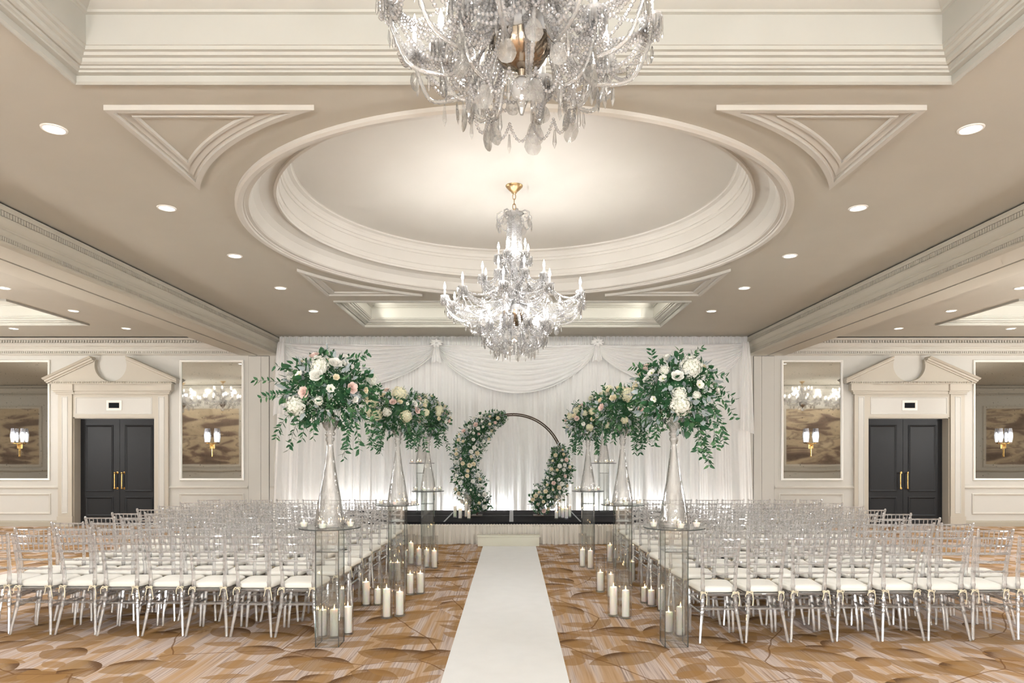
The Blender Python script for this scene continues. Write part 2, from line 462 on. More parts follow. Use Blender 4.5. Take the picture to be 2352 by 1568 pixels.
# --- centre ceiling with two rectangular coffers and a round drum
CO1 = (-2.95, 2.97, 1.55, 4.60); CO2 = (-2.97, 2.97, 11.32, 13.62)
OC, OR = (0.02, 7.88), 2.98
SQ = 3.04
mb = MB()
def cq(x0, x1, y0, y1, z=CZ): mb.quad((x0, y0, z), (x0, y1, z), (x1, y1, z), (x1, y0, z))
BX = 5.22
cq(-BX, BX, YF, CO1[2])
for co_ in (CO1, CO2):
    cq(-BX, co_[0], co_[2], co_[3]); cq(co_[1], BX, co_[2], co_[3])
cq(-BX, BX, CO1[3], OC[1] - SQ)
cq(-BX, OC[0] - SQ, OC[1] - SQ, OC[1] + SQ); cq(OC[0] + SQ, BX, OC[1] - SQ, OC[1] + SQ)
cq(-BX, BX, OC[1] + SQ, CO2[2]); cq(-BX, BX, CO2[3], YB)
NN = 160; inner = []; outer = []
for k in range(NN):
    a = 2 * PI * k / NN + PI / 4; c_, s_ = math.cos(a), math.sin(a); q = SQ / max(abs(c_), abs(s_))
    inner.append((OC[0] + OR * c_, OC[1] + OR * s_, CZ)); outer.append((OC[0] + q * c_, OC[1] + q * s_, CZ))
mb.loft([outer, inner])
struct(mb.obj('ceiling', MAT['ceiling'], smooth=False))

COF = [(0, 4.15), (0, 4.122), (.018, 4.116), (.034, 4.128), (.034, 4.168), (.072, 4.170), (.075, 4.182), (.092, 4.186), (.097, 4.200), (.115, 4.196),
       (.132, 4.206), (.138, 4.228), (.16, 4.233), (.168, 4.250), (.188, 4.254), (.192, 4.275), (.20, 4.278), (.20, 4.47), (.22, 4.476), (.225, 4.49), (.25, 4.50), (.29, 4.535), (.33, 4.55), (.335, 4.565), (.38, 4.57)]
def coffer(x0, x1, y0, y1, name, top=True):
    b = MB(); b.sweep([(x0, y0), (x1, y0), (x1, y1), (x0, y1)], COF, True)
    d = .38; b.quad((x0 + d, y0 + d, 4.57), (x0 + d, y1 - d, 4.57), (x1 - d, y1 - d, 4.57), (x1 - d, y0 + d, 4.57))
    return struct(b.obj(name, MAT['coffer'], ang=25))
coffer(*CO1, 'trim_1'); coffer(*CO2, 'trim_2')

DR = [(2.99, 4.152), (2.99, 4.118), (2.965, 4.104), (2.925, 4.108), (2.915, 4.126), (2.90, 4.126), (2.895, 4.140), (2.86, 4.142), (2.845, 4.156), (2.835, 4.20), (2.815, 4.262), (2.76, 4.315),
      (2.68, 4.342), (2.625, 4.345), (2.622, 4.322), (2.595, 4.318), (2.592, 4.345), (2.582, 4.355), (2.578, 4.41), (2.566, 4.415), (2.564, 4.44), (2.568, 4.56), (2.556, 4.565), (2.55, 4.60), (2.535, 4.605), (2.525, 4.645), (2.50, 4.675), (2.46, 4.69), (2.455, 4.705), (2.44, 4.71)]
b = MB(); b.lathe(DR, 160, (OC[0], OC[1], 0), False, False)
struct(b.obj('trim_3', MAT['drum'], ang=25))
b = MB(); b.add([(OC[0] + 2.44 * math.cos(2 * PI * k / 120), OC[1] + 2.44 * math.sin(2 * PI * k / 120), 4.71) for k in range(120)], [tuple(range(120))])
struct(b.obj('ceiling_drum', MAT['drum'], smooth=False))

# spandrel mouldings between drum and coffers
SPP = [(0, 4.15), (0, 4.112), (.045, 4.112), (.047, 4.132), (.058, 4.136), (.075, 4.128), (.10, 4.136), (.128, 4.142), (.132, 4.128), (.155, 4.130), (.16, 4.15)]
def spandrel(sx, sy, name):
    rings = []
    x0, y0, ra = 2.965, 2.965, 3.30
    for (d, z) in SPP:
        xa = x0 - d; ya = y0 - d; r = ra + d
        A = (math.sqrt(max(r * r - ya * ya, 0)), ya); B = (xa, math.sqrt(max(r * r - xa * xa, 0)))
        pts = [(xa, ya)] + [(xa + (A[0] - xa) * t, ya) for t in (.33, .66)] + [A]
        a0 = math.atan2(A[1], A[0]); a1 = math.atan2(B[1], B[0])
        pts += [(r * math.cos(a0 + (a1 - a0) * k / 24), r * math.sin(a0 + (a1 - a0) * k / 24)) for k in range(1, 24)]
        pts += [B] + [(xa, B[1] + (ya - B[1]) * t) for t in (.33, .66)]
        rings.append([(OC[0] + sx * p[0], OC[1] + sy * p[1], z) for p in pts])
    b = MB(); b.loft(rings)
    return struct(b.obj(name, MAT['trim'], ang=25))
for i, (sx, sy) in enumerate(((-1, -1), (1, -1), (-1, 1), (1, 1))): spandrel(sx, sy, 'trim_%d' % (i + 4))

# --- cornice with dentils, used on beams and walls
CPR = [(0, 4.128), (.115, 4.128), (.115, 4.108), (.104, 4.100), (.092, 4.082), (.068, 4.080), (.068, 4.018), (.098, 4.016), (.098, 4.004), (.094, 3.985), (.070, 3.945), (.046, 3.928), (.046, 3.912), (.036, 3.908),
       (.030, 3.90), (.030, 3.846), (.018, 3.844), (.018, 3.798), (.042, 3.796), (.046, 3.780), (.036, 3.768), (.022, 3.760), (.0, 3.75)]
def cornice(x0, y0, x1, y1, name, mat, k=1.0):
    b = MB(); b.sweep([(x0, y0), (x1, y1)], CPR)
    dx, dy = x1 - x0, y1 - y0; ln = math.hypot(dx, dy); ux, uy = dx / ln, dy / ln; nx, ny = -uy, ux
    def blk(s, w, d0, d1, z0, z1):
        vs = []
        for z in (z0, z1):
            for dd in (d0, d1):
                for t in (s, s + w): vs.append((x0 + ux * t + nx * dd, y0 + uy * t + ny * dd, z))
        b.add(vs, [(0, 2, 3, 1), (4, 5, 7, 6), (0, 1, 5, 4), (2, 6, 7, 3), (0, 4, 6, 2), (1, 3, 7, 5)])
    s = 0
    while s < ln - .05:
        blk(s, .030 * k, .066, .094, 4.024, 4.076); s += .058 * k
    s = 0
    while s < ln - .04:
        blk(s, .026 * k, .016, .036, 3.802, 3.840); s += .046 * k
    return struct(b.obj(name, mat, ang=25))
for sgn, nm in ((-1, 'left'), (1, 'right')):
    b = MB(); xi, xm, xo = 5.22, 5.58, 5.97
    def bx(xa, xb, z0, z1):
        a, c = sorted((sgn * xa, sgn * xb)); b.box(a, c, YF, YB, z0, z1)
    bx(xi, xm - .02, 3.75, 4.16); bx(xm + .02, xo, 3.75, 4.16); bx(xm - .02, xm + .02, 3.80, 4.16)
    struct(b.obj('ceiling_beam_' + nm, MAT['beam'], smooth=False))
    b = MB(); a, c = sorted((sgn * (xm - .02), sgn * (xm + .02))); b.box(a + .001, c - .001, YF, YB - .01, 3.765, 3.80)
    struct(b.obj('trim_track_' + nm, MAT['gap'], smooth=False))
    if sgn < 0:
        cornice(-xi, YB, -xi, YF, 'trim_beam_left', MAT['beam'], .68); cornice(-xo, YF, -xo, YB, 'trim_beam_outer_left', MAT['beam'])
    else:
        cornice(xi, YF, xi, YB, 'trim_beam_right', MAT['beam'], .68); cornice(xo, YB, xo, YF, 'trim_beam_outer_right', MAT['beam'])
    # black strip put in as the shade where cornice meets ceiling
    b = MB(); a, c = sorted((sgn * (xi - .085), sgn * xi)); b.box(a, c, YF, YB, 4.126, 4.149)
    struct(b.obj('trim_reveal_shade_' + nm, MAT['gap'], smooth=False))
# side bay ceilings with a coffer
for sgn, nm in ((-1, 'left'), (1, 'right')):
    mb = MB(); q = sgn
    cx0, cx1, cy0, cy1 = 8.31, 14.2, 11.2, 13.42
    def sq(xa, xb, ya, yb):
        a, c = sorted((q * xa, q * xb)); cq(a, c, ya, yb)
    sq(5.97, XO, YS, cy0); sq(5.97, cx0, cy0, cy1); sq(cx1, XO, cy0, cy1); sq(5.97, XO, cy1, YB)
    struct(mb.obj('ceiling_' + nm, MAT['ceiling_side'] if 'ceiling_side' in MAT else MAT['ceiling'], smooth=False))
    a, c = sorted((q * cx0, q * cx1)); coffer(a, c, cy0, cy1, 'trim_coffer_' + nm)

# --- far wall with two door openings
DXL, DXR = wx(263.2), wx(2085.8)
DW, DT = .90, wz(957.5)                   # half width and top of the door opening
mb = MB()
xs = [-XO, DXL - DW, DXL + DW, DXR - DW, DXR + DW, XO]
for i in range(5):
    if i in (1, 3): mb.quad((xs[i], YB, DT), (xs[i + 1], YB, DT), (xs[i + 1], YB, 4.2), (xs[i], YB, 4.2))
    else: mb.quad((xs[i], YB, 0), (xs[i + 1], YB, 0), (xs[i + 1], YB, 4.2), (xs[i], YB, 4.2))
struct(mb.obj('wall_back', MAT['wall'], smooth=False))
b = MB(); b.quad((-BX, YF, 0), (BX, YF, 0), (BX, YF, 4.2), (-BX, YF, 4.2)); struct(b.obj('wall_front', MAT['wall'], smooth=False))
for sgn, nm in ((-1, 'left'), (1, 'right')):
    b = MB(); b.quad((sgn * XO, YS, 0), (sgn * XO, YB, 0), (sgn * XO, YB, 4.2), (sgn * XO, YS, 4.2)); struct(b.obj('wall_' + nm, MAT['wall'], smooth=False))
    b = MB(); b.quad((sgn * 5.58, YS, 0), (sgn * XO, YS, 0), (sgn * XO, YS, 4.2), (sgn * 5.58, YS, 4.2)); struct(b.obj('wall_rear_' + nm, MAT['wall'], smooth=False))
    b = MB(); a, c = sorted((sgn * 5.54, sgn * 5.62)); b.box(a, c, YF, YS - .002, 0, 3.76); struct(b.obj('wall_folding_' + nm, MAT['wall'], smooth=False))
cornice(-5.99, YB, -XO, YB, 'trim_cornice_left', MAT['wall_trim'])
cornice(XO, YB, 5.99, YB, 'trim_cornice_right', MAT['wall_trim'])
cornice(-XO, YS, -5.99, YS, 'trim_cornice_rear_left', MAT['wall_trim'])
cornice(5.99, YS, XO, YS, 'trim_cornice_rear_right', MAT['wall_trim'])
for sgn, nm in ((-1, 'left'), (1, 'right')):
    b = MB(); a, c = sorted((sgn * 5.975, sgn * XO)); b.box(a, c, YB - .085, YB, 4.1285, 4.149); struct(b.obj('trim_gap_' + nm, MAT['gap'], smooth=False))  # black strip painting the shade above the wall cornice

vmap = lambda a, c, p: (a, YB - p, c)
def frame_v(b, x0, x1, z0, z1, prof):
    """mitred frame moulding on the far wall; d grows inward"""
    b.sweep([(x0, z0), (x1, z0), (x1, z1), (x0, z1)], prof, True, vmap)
FPR = [(0, 0), (0, .016), (.012, .024), (.024, .020), (.034, .010), (.042, .009), (.048, 0)]
RAIL = [(0, 0), (.0, .012), (.012, .016), (.02, .03), (.035, .034), (.044, .03), (.05, .018), (.062, .016), (.066, 0)]
BASE = [(0, 0), (0, .018), (.095, .018), (.105, .012), (.125, .010), (.13, 0)]
b1 = MB(); b2 = MB(); b3 = MB()
def rail(x0, x1):
    b1.sweep([(x0, wz(1122.5)), (x1, wz(1122.5))], RAIL, False, vmap)
def basebd(x0, x1):
    b2.sweep([(x0, 0), (x1, 0)], BASE, False, vmap)
for sgn, D in ((-1, DXL), (1, DXR)):
    X = lambda u: D + sgn * -1 * (u - 263.2) / S if sgn > 0 else D + (u - 263.2) / S
    def seg(fn, ua, ub):
        a, c = sorted((X(ua), X(ub))); fn(a, c)
    seg(rail, 389, 569.5); seg(rail, -140, 136); seg(basebd, 389, 569.5); seg(basebd, -140, 136); seg(basebd, 620, 660); seg(rail, 620, 660)
    for (ua, ub) in ((412, 560), (-33, 117)):
        a, c = sorted((X(ua), X(ub))); frame_v(b3, a, c, wz(1180.5), wz(1133), FPR)
    a, c = sorted((X(629.5), X(760))); frame_v(b3, a, c, wz(1100), wz(826), FPR)
    # flush pocket panels for the folding wall
    b = MB()
    for (ua, ub) in ((571.2, 599.6), (600.2, 617.9)):
        a, c = sorted((X(ua), X(ub))); b.box(a, c, YB - .012, YB, .01, 3.735)
    struct(b.obj('trim_pocket_' + ('left' if sgn < 0 else 'right'), MAT['wall'], smooth=False))
    b = MB(); a, c = sorted((X(570.6), X(618.8))); b.box(a, c, YB - .002, YB, .01, 3.742)
    struct(b.obj('trim_slot_' + ('left' if sgn < 0 else 'right'), MAT['gap'], smooth=False))
struct(b1.obj('trim_chair_rail', MAT['wall_trim'], ang=25)); struct(b2.obj('baseboard_back', MAT['base'], ang=25)); struct(b3.obj('trim_panels', MAT['wall_trim'], ang=25))

# --- doors: pilasters, entablature, broken pediment, panelled leaves
def door_group(D, nm, n):
    Y = YB
    x = lambda u: D + (u - 263.2) / S
    b = MB()
    for sg in (-1, 1):
        def bx(ua, ub, va, vb, p):           # mirrored pair, u measured outward from the centre line
            xa, xb = sorted((D + sg * ua / S, D + sg * ub / S)); b.box(xa, xb, Y - p, Y, wz(va), wz(vb))
        bx(94.2, 126, 1186, 905, .06)                       # pilaster
        bx(92.5, 128, 1209.2, 1185, .075)                   # plinth
        bx(88, 130, 905.5, 901, .085); bx(88, 133, 901, 897.5, .11)   # capital
        bx(88, 137, 897.5, 883, .13)                        # block
        # jamb
        xa, xb = sorted((D + sg * 94.2 / S, D + sg * 85.5 / S))
        a0 = D + sg * DW; b.box(min(a0, a0 - sg * .025), max(a0, a0 - sg * .025), Y - .012, Y + .21, 0, DT)
    b.box(D - 96 / S, D + 96 / S, Y - .03, Y, wz(958), wz(905))             # transom board
    b.box(D - DW, D + DW, Y - .012, Y + .21, DT - .03, DT)                   # head jamb
    b.box(D - 90 / S, D + 90 / S, Y - .10, Y, wz(898), wz(883))             # frieze
    b.box(D - 90 / S, D + 90 / S, Y - .07, Y, wz(905), wz(898))
    b.box(D - 141 / S, D + 141 / S, Y - .145, Y, wz(883), wz(881.2))
    zt = wz(881.2)
    k = D - 138 / S
    while k < D + 137 / S:
        b.box(k, k + .022, Y - .155, Y, zt, zt + .032); k += .038
    b.box(D - 139 / S, D + 139 / S, Y - .135, Y, zt, zt + .034)
    struct(b.obj('trim_door_surround_' + nm, MAT['surround'], smooth=False))
    # inset panels (lighter) in pilasters and transom
    b = MB()
    for sg in (-1, 1):
        xa, xb = sorted((D + sg * 103.5 / S, D + sg * 117.5 / S))
        for pr in ([(0, .0), (0, .066), (.012, .070), (.02, .062), (.024, .0602)],):
            b.sweep([(xa, wz(1178.5)), (xb, wz(1178.5)), (xb, wz(911)), (xa, wz(911))], pr, True, vmap)
        b.box(xa + .02, xb - .02, Y - .0615, Y, wz(1178.5) + .02, wz(911) - .02)
    b.sweep([(D - 88 / S, wz(951.5)), (D + 88 / S, wz(951.5)), (D + 88 / S, wz(912)), (D - 88 / S, wz(912))], [(0, 0), (0, .036), (.014, .040), (.022, .032), (.026, .0302)], True, vmap)
    b.box(D - 87 / S + .02, D + 87 / S - .02, Y - .0315, Y, wz(951.5) + .02, wz(912) - .02)
    struct(b.obj('trim_door_inset_' + nm, MAT['wall'], ang=25))
    # pediment: two raking halves around a round opening
    b = MB()
    zb = zt + .034; cr = 36.5 / S; cxo = D - 3.2 / S; czo = wz(840)
    E = 139 / S; top = wz(829); half = 38 / S
    for sg in (-1, 1):
        # tympanum fan: outer rake line to circle arc
        ex = D + sg * E
        pts_o, pts_i = [], []
        for i in range(21):
            t = i / 20
            ang = -PI / 2 + sg * (t * .5 + 0) * PI * .92 if True else 0
            pi_ = (cxo + cr * math.cos(-PI / 2 + sg * t * PI * .62), czo + cr * math.sin(-PI / 2 + sg * t * PI * .62))
            xo_ = ex + (cxo + sg * half - ex) * t
            zo_ = zb + (top - zb) * t
            pts_o.append((xo_, zo_)); pts_i.append(pi_)
        P0 = [(p[0], Y - .10, max(p[1], zb)) for p in pts_o]; P1 = [(p[0], Y - .10, max(p[1], zb)) for p in pts_i]
        Q1 = [(p[0], Y, max(p[1], zb)) for p in pts_i]
        b.loft([P0, P1, Q1], False)
        # raking cornice
        prof = [(-.02, .10), (-.02, .13), (0, .135), (.02, .165), (.05, .17), (.055, .20), (.085, .225), (.092, .232), (.092, 0)]
        pth = [(ex + sg * .09, zb - .015), (cxo + sg * half * .98, top + .0)]
        if sg < 0: b.sweep(pth, prof, False, vmap)
        else: b.sweep(pth[::-1], prof, False, vmap)
        # end caps
        for (px, pz) in pth:
            tx = (pth[1][0] - pth[0][0]); tz = (pth[1][1] - pth[0][1]); ln = math.hypot(tx, tz)
            nx, nz = -tz / ln, tx / ln
            if nz < 0: nx, nz = -nx, -nz
            ring = [(px + nx * d, Y - p, pz + nz * d) for d, p in prof] + [(px + nx * -.02, Y, pz + nz * -.02)]
            b.add(ring, [tuple(range(len(ring)))])
    struct(b.obj('trim_pediment_' + nm, MAT['surround'], ang=25))
    # door leaves set back in the opening
    yd = Y + .20
    d = bpy.data.objects.new('door_%d' % n, None); C.objects.link(d); d.location = (D, yd, 0); struct(d)
    wl = DW - .028; zt_ = DT - .035
    for sg in (-1, 1):
        b = MB(); x0, x1 = (-wl, -.004) if sg < 0 else (.004, wl)
        b.box(x0, x1, 0, .045, .01, zt_)
        xm0 = x0 + .115 if sg < 0 else x0 + .115; xm1 = x1 - .14
        for (z0, z1) in ((wz(1130), wz(975)), (wz(1187), wz(1142))):
            mp = lambda a, c, p: (a, -p, c)
            b.sweep([(xm0, z0), (xm1, z0), (xm1, z1), (xm0, z1)], [(0, 0), (0, .012), (.014, .02), (.03, .014), (.042, .002), (.05, .0015)], True, mp)
        lf = b.obj('leaf', MAT['door'], d, ang=25)
        h = MB(); hx = -.085 if sg < 0 else .075; z0, z1 = wz(1122), wz(1086)
        h.tube([(hx, -.055, z0 + .02), (hx, -.055, z1 - .02)], .013, 10)
        for k in range(22):
            zz = z0 + .03 + (z1 - z0 - .06) * k / 21; h.tube([(hx, -.055, zz - .004), (hx, -.055, zz + .004)], .0155, 8)
        for zz in (z0, z1):
            h.sphere((hx, -.055, zz), .022, 10, 8); h.tube([(hx, -.055, zz), (hx + .035, -.001, zz)], .011, 8); h.tube([(hx + .035, -.012, zz), (hx + .035, -.0005, zz)], .026, 12)
        h.obj('handle', MAT['brass'], lf)
    # black sign in a pale frame above the door
    g = thing('exit_sign', 'small black rectangular sign in a pale frame above the %s charcoal double doors' % nm, 'sign', (D + .012, Y - .032, wz(931)))
    b = MB(); b.sweep([(-.165, -.108), (.165, -.108), (.165, .108), (-.165, .108)], [(0, 0), (0, .012), (.02, .018), (.035, .012), (.042, .02), (.05, .014), (.05, .004)], True, lambda a, c, p: (a, -p, c))
    b.obj('frame', MAT['white_frame'], g, ang=25)
    b = MB(); b.box(-.126, .126, -.010, 0, -.068, .068); b.obj('face', MAT['sign'], g, smooth=False)
door_group(DXL, 'left', 1); door_group(DXR, 'right', 2)

# --- mirrors, sconces
def mirror(x0, x1, z0, z1, label, Y=YB):
    t = thing('mirror', label, 'mirror', ((x0 + x1) / 2, Y - .001, (z0 + z1) / 2))
    w, h = (x1 - x0) / 2, (z1 - z0) / 2
    b = MB(); b.sweep([(-w, -h), (w, -h), (w, h), (-w, h)], [(0, 0), (0, .03), (.010, .042), (.024, .040), (.034, .028), (.045, .024), (.048, .006)], True, lambda a, c, p: (a, -p, c))
    b.obj('frame', MAT['white_frame'], t, ang=25)
    b = MB(); b.box(-w + .043, w - .043, -.008, -.001, -h + .043, h - .043); b.obj('glass', MAT['mirror'], t, smooth=False)
Z0, Z1 = wz(1103), wz(826.8)
mirror(wx(413.8), wx(560.5), Z0, Z1, 'tall antiqued wall mirror between left doors and white drape')
mirror(wx(-31), wx(116), Z0, Z1, 'tall antiqued wall mirror cut by the frame edge, left of the left doors')
mirror(wx(1794), wx(1935), Z0, Z1, 'tall antiqued wall mirror between white drape and right doors')
mirror(wx(2234), wx(2381), Z0, Z1, 'tall antiqued wall mirror cut by the frame edge, right of the right doors')
def sconce(u, label):
    Y = YB - .012
    t = thing('wall_sconce', label, 'lamp', (wx(u), Y, wz(1010)))
    b = MB(); b.tube([(0, -.012, -.36), (0, -.012, -.10)], .009, 8); b.sphere((0, -.012, -.36), .012, 8, 6); b.box(-.045, .045, -.02, -.001, -.19, -.10)
    b.tube([(0, -.015, -.13), (0, -.045, -.13), (0, -.062, -.08)], .010, 8)
    b.obj('back_plate', MAT['brass'], t)
    b = MB(); b.tube([(-.105, -.062, -.075), (0, -.062, -.08), (.105, -.062, -.075)], .010, 8); b.obj('arm', MAT['brass'], t)
    for sg in (-1, 1):
        x = sg * .105
        b = MB(); b.lathe([(.02, -.08), (.03, -.065), (.045, -.05), (.046, -.045)], 12, (x, -.062, 0)); b.obj('cup', MAT['silver'], t)
        b = MB(); b.lathe([(.034, -.048), (.054, .08), (.052, .12), (.032, .255), (.028, .255), (.047, .12), (.049, .08), (.030, -.040)], 6, (x, -.062, 0), False, False)
        b.obj('shade', MAT['shade'], t, smooth=False)
        b = MB(); b.lathe([(.016, -.044), (.021, .05), (.019, .13), (.006, .17)], 10, (x, -.062, 0)); b.obj('bulb', MAT['shade_bulb'], t)
sconce(488, 'twin crystal wall lamp on the mirror between left doors and drape')
sconce(46, 'twin crystal wall lamp on the mirror left of the left doors')
sconce(1862, 'twin crystal wall lamp on the mirror between drape and right doors')
sconce(2304, 'twin crystal wall lamp on the mirror right of the right doors')

# murals on the rear walls of the side bays (seen in the mirrors)
for sgn, nm in ((-1, 'left'), (1, 'right')):
    for (xa, xb, w) in ((10.4, 14.1, 'inner'), (18.0, 21.6, 'outer')):
        t = thing('mural_panel', 'framed brown mountain mural reflected in the %s %s mirror' % (nm, w), 'painting', (sgn * (xa + xb) / 2, YS + .012, 2.25))
        hw = (xb - xa) / 2
        b = MB(); b.box(-hw, hw, -.01, .01, -1.1, 1.0); b.obj('canvas', MAT['mural'], t, smooth=False)
        b = MB(); b.sweep([(-hw - .1, -1.2), (-hw - .1, 1.1), (hw + .1, 1.1), (hw + .1, -1.2)], [(0, -.011), (0, .03), (-.0, .03), (-.05, .04), (-.10, .025), (-.10, .0)], True, lambda a, c, p: (a, p, c))
        b.obj('frame', MAT['wall_trim'], t, ang=25)
    b = MB()
    for (z0, pr) in ((.86, [(0, 0), (0, .02), (.03, .035), (.06, .02), (.066, 0)]), (0, BASE)):
        b.sweep([(sgn * 6.0, z0), (sgn * XO, z0)] if sgn > 0 else [(-XO, z0), (-6.0, z0)], pr, False, lambda a, c, p: (a, YS + p, c))
    struct(b.obj('trim_rear_' + nm, MAT['base'], ang=25))

# --- recessed downlights
def downlights():
    b = MB(); b.lathe([(.0001, 0), (.074, 0)], 28, (0, 0, -.0045), False, False)
    lens = b.mesh('lens', MAT['downlight'], smooth=False)
    b = MB(); b.lathe([(.073, -.006), (.077, -.010), (.090, -.008), (.094, -.0005)], 28, cap0=False, cap1=False)
    ring = b.mesh('trim_ring', MAT['white_frame'])
    rows = []
    for sg, nm in ((-1, 'left'), (1, 'right')):
        for k in range(-3, 5):
            y = 5.28 + 1.72 * k
            lab = '%s downlight from the drape in the ceiling row %s of the round dome' % (ordn(4 - k) if k >= 0 else 'unseen', nm)
            rows.append((sg * 3.545, y, lab, 1 if k >= 0 else 0))
        for (x, y, w) in ((7.77, 10.44, 'nearest the beam, farthest from the far wall'), (7.80, 12.14, 'nearest the beam, in the middle of its row'), (7.85, 13.88, 'nearest the beam, closest to the far wall'), (10.15, 13.9, 'beyond the coffer, closest to the far wall')):
            rows.append((sg * x, y, 'downlight over the %s side bay, %s' % (nm, w), 1))
        for (x, y) in ((12.6, 13.9), (15.4, 12.1), (15.4, 10.4), (7.77, 7.0), (11, 7.4), (15.4, 7.4), (19, 10)):
            rows.append((sg * x, y, 'downlight in the hidden part of the %s side bay' % nm, 0))
    for (x, y, lab, vis) in rows:
        if vis:
            t = thing('downlight', lab, 'ceiling light', (x, y, CZ), 0, 'recessed ceiling downlights')
            inst(lens, 'lens', t); inst(ring, 'trim_ring', t)
        ld = bpy.data.lights.new('downlight', 'SPOT'); ld.energy = LIGHT_DOWN if abs(x) < 5 else LIGHT_SIDE
        ld.spot_size = math.radians(105); ld.spot_blend = .9; ld.shadow_soft_size = .07; ld.color = (.985, .99, 1)
        lo = bpy.data.objects.new('downlight_lamp', ld); C.objects.link(lo); lo.location = (x, y, CZ - .03)
LIGHT_DOWN, LIGHT_SIDE = 70, 80
downlights()
# ------------------------------------------------------------------ aisle, stage, drape
b = MB(); RX0, RX1 = -.512, .408
b.grid(lambda u, v: (RX0 + (RX1 - RX0) * u, 1.2 + 10.65 * v, .006), 6, 60)
b.box(RX0, RX1, 1.2, 11.85, .0005, .0055)
o = b.obj('aisle_runner', MAT['runner'], smooth=False); tag(o, 'white cloth aisle runner leading to the stage step', 'carpet')

SF, SBK, SZ = 12.18, 14.56, .394
t = thing('stage_platform', 'low black carpeted stage with an ivory pleated skirt below the drape', 'stage', (0, 0, 0))
for i in range(6):
    for j in range(2):
        x0 = -3.66 + 1.22 * i; y0 = SF + 1.18 * j
        b = MB(); b.bevbox(x0 + .012, x0 + 1.208, y0 + .004, y0 + 1.176, SZ - .09, SZ, .004); b.obj('deck_panel', MAT['deck'], t, smooth=False)
for i in range(1, 6):
    w = .038 if i == 3 else .014
    x0 = -3.66 + 1.22 * i - (.02 if i == 3 else 0)
    b = MB(); b.box(x0 - w, x0 + w, SF + .002, SBK, SZ + .0003, SZ + .0035); b.obj('edge_strip', MAT['alu'], t, smooth=False)
b = MB(); b.box(-3.655, 3.655, SF + 1.174, SF + 1.186, SZ - .002, SZ + .001); b.obj('joint_strip', MAT['alu'], t, smooth=False)
b = MB(); b.box(-3.662, 3.662, SF - .006, SF - .001, SZ - .05, SZ + .001); b.obj('front_edge', MAT['deck'], t, smooth=False)
def pleat(x, z, k=1.0):
    return (.012 * math.sin(x * 61 + .8 * math.sin(x * 7)) + .008 * math.sin(x * 23 + 1.3) + .006 * math.sin(x * 143)) * k
b = MB()
b.grid(lambda u, v: (-3.66 + 7.32 * u, SF - .035 - (.018 * (1 - v) + pleat(-3.66 + 7.32 * u, 0, .5 + 1.3 * (1 - v))), .004 + (SZ - .062) * v + .006 * math.sin(70 * u) * (1 - v)), 1100, 8)
b.obj('skirt', MAT['skirt'], t)
b = MB()
b.grid(lambda u, v: (-3.66 + 7.32 * u, SF - .03 - .012 * math.sin(v * PI) - .006 * math.sin(u * 1500), SZ - .085 + .045 * v + .004 * math.sin(u * 900) * v), 1500, 4)
b.obj('skirt_ruffle', MAT['skirt'], t)

t = thing('step_block', 'pale green grey step block in front of the stage', 'step', (-.07, 11.875, 0))
b = MB(); b.box(-.535, .535, 0, .2, .002, .155); b.obj('riser', MAT['step'], t, smooth=False)
b = MB(); b.bevbox(-.55, .55, -.012, .205, .155, .19, .006); b.obj('tread', MAT['step'], t, smooth=False)

# backdrop
YD = 14.74
def fold(x, k=1.0):
    return k * (.028 * math.sin(x * 17 + 1.9 * math.sin(x * 2.3)) + .016 * math.sin(x * 39 + 2.2 * math.sin(x * 3.1 + 1)) + .02 * math.sin(x * 6.1 + .7) + .006 * math.sin(x * 97 + math.sin(x * 11)) - .038 * max(0, math.sin(x * 13.3 + 1.7 * math.sin(x * 2.9))) ** 7 - .022 * max(0, math.sin(x * 29 + 2.1 * math.sin(x * 4.1 + 2))) ** 6)
t = thing('backdrop_curtain', 'white pleated voile curtain covering the middle of the far wall', 'curtain', (0, 0, 0))
DX0, DX1, DZT = -5.02, 5.06, 4.05
def dpt(u, v):
    xm = DX0 + (DX1 - DX0) * u
    x = xm + (.16 * (xm / 5) ** 7 + .02 * math.sin(xm * 4.7)) * (1 - v)
    return (x, YD + fold(xm, .35 + .95 * (1 - v) ** .7), .012 + (DZT - .012) * v)
b = MB(); b.grid(dpt, 2000, 14); b.obj('panel', MAT['drape'], t)
b = MB()
b.grid(lambda u, v: (DX0 + (DX1 - DX0) * u, YD - .03 - .014 * math.sin(u * 1900) - .012 * math.sin(u * 731 + 2) * (1 - v), DZT - .13 + .19 * v + .016 * v * abs(math.sin(u * 260 + 2 * math.sin(u * 60)))), 2400, 4)
b.obj('heading_ruffle', MAT['drape'], t)
b = MB(); b.tube([(DX0, YD + .01, DZT + .0), (DX1, YD + .01, DZT + .0)], .02, 8); b.obj('rod', MAT['silver'], t)

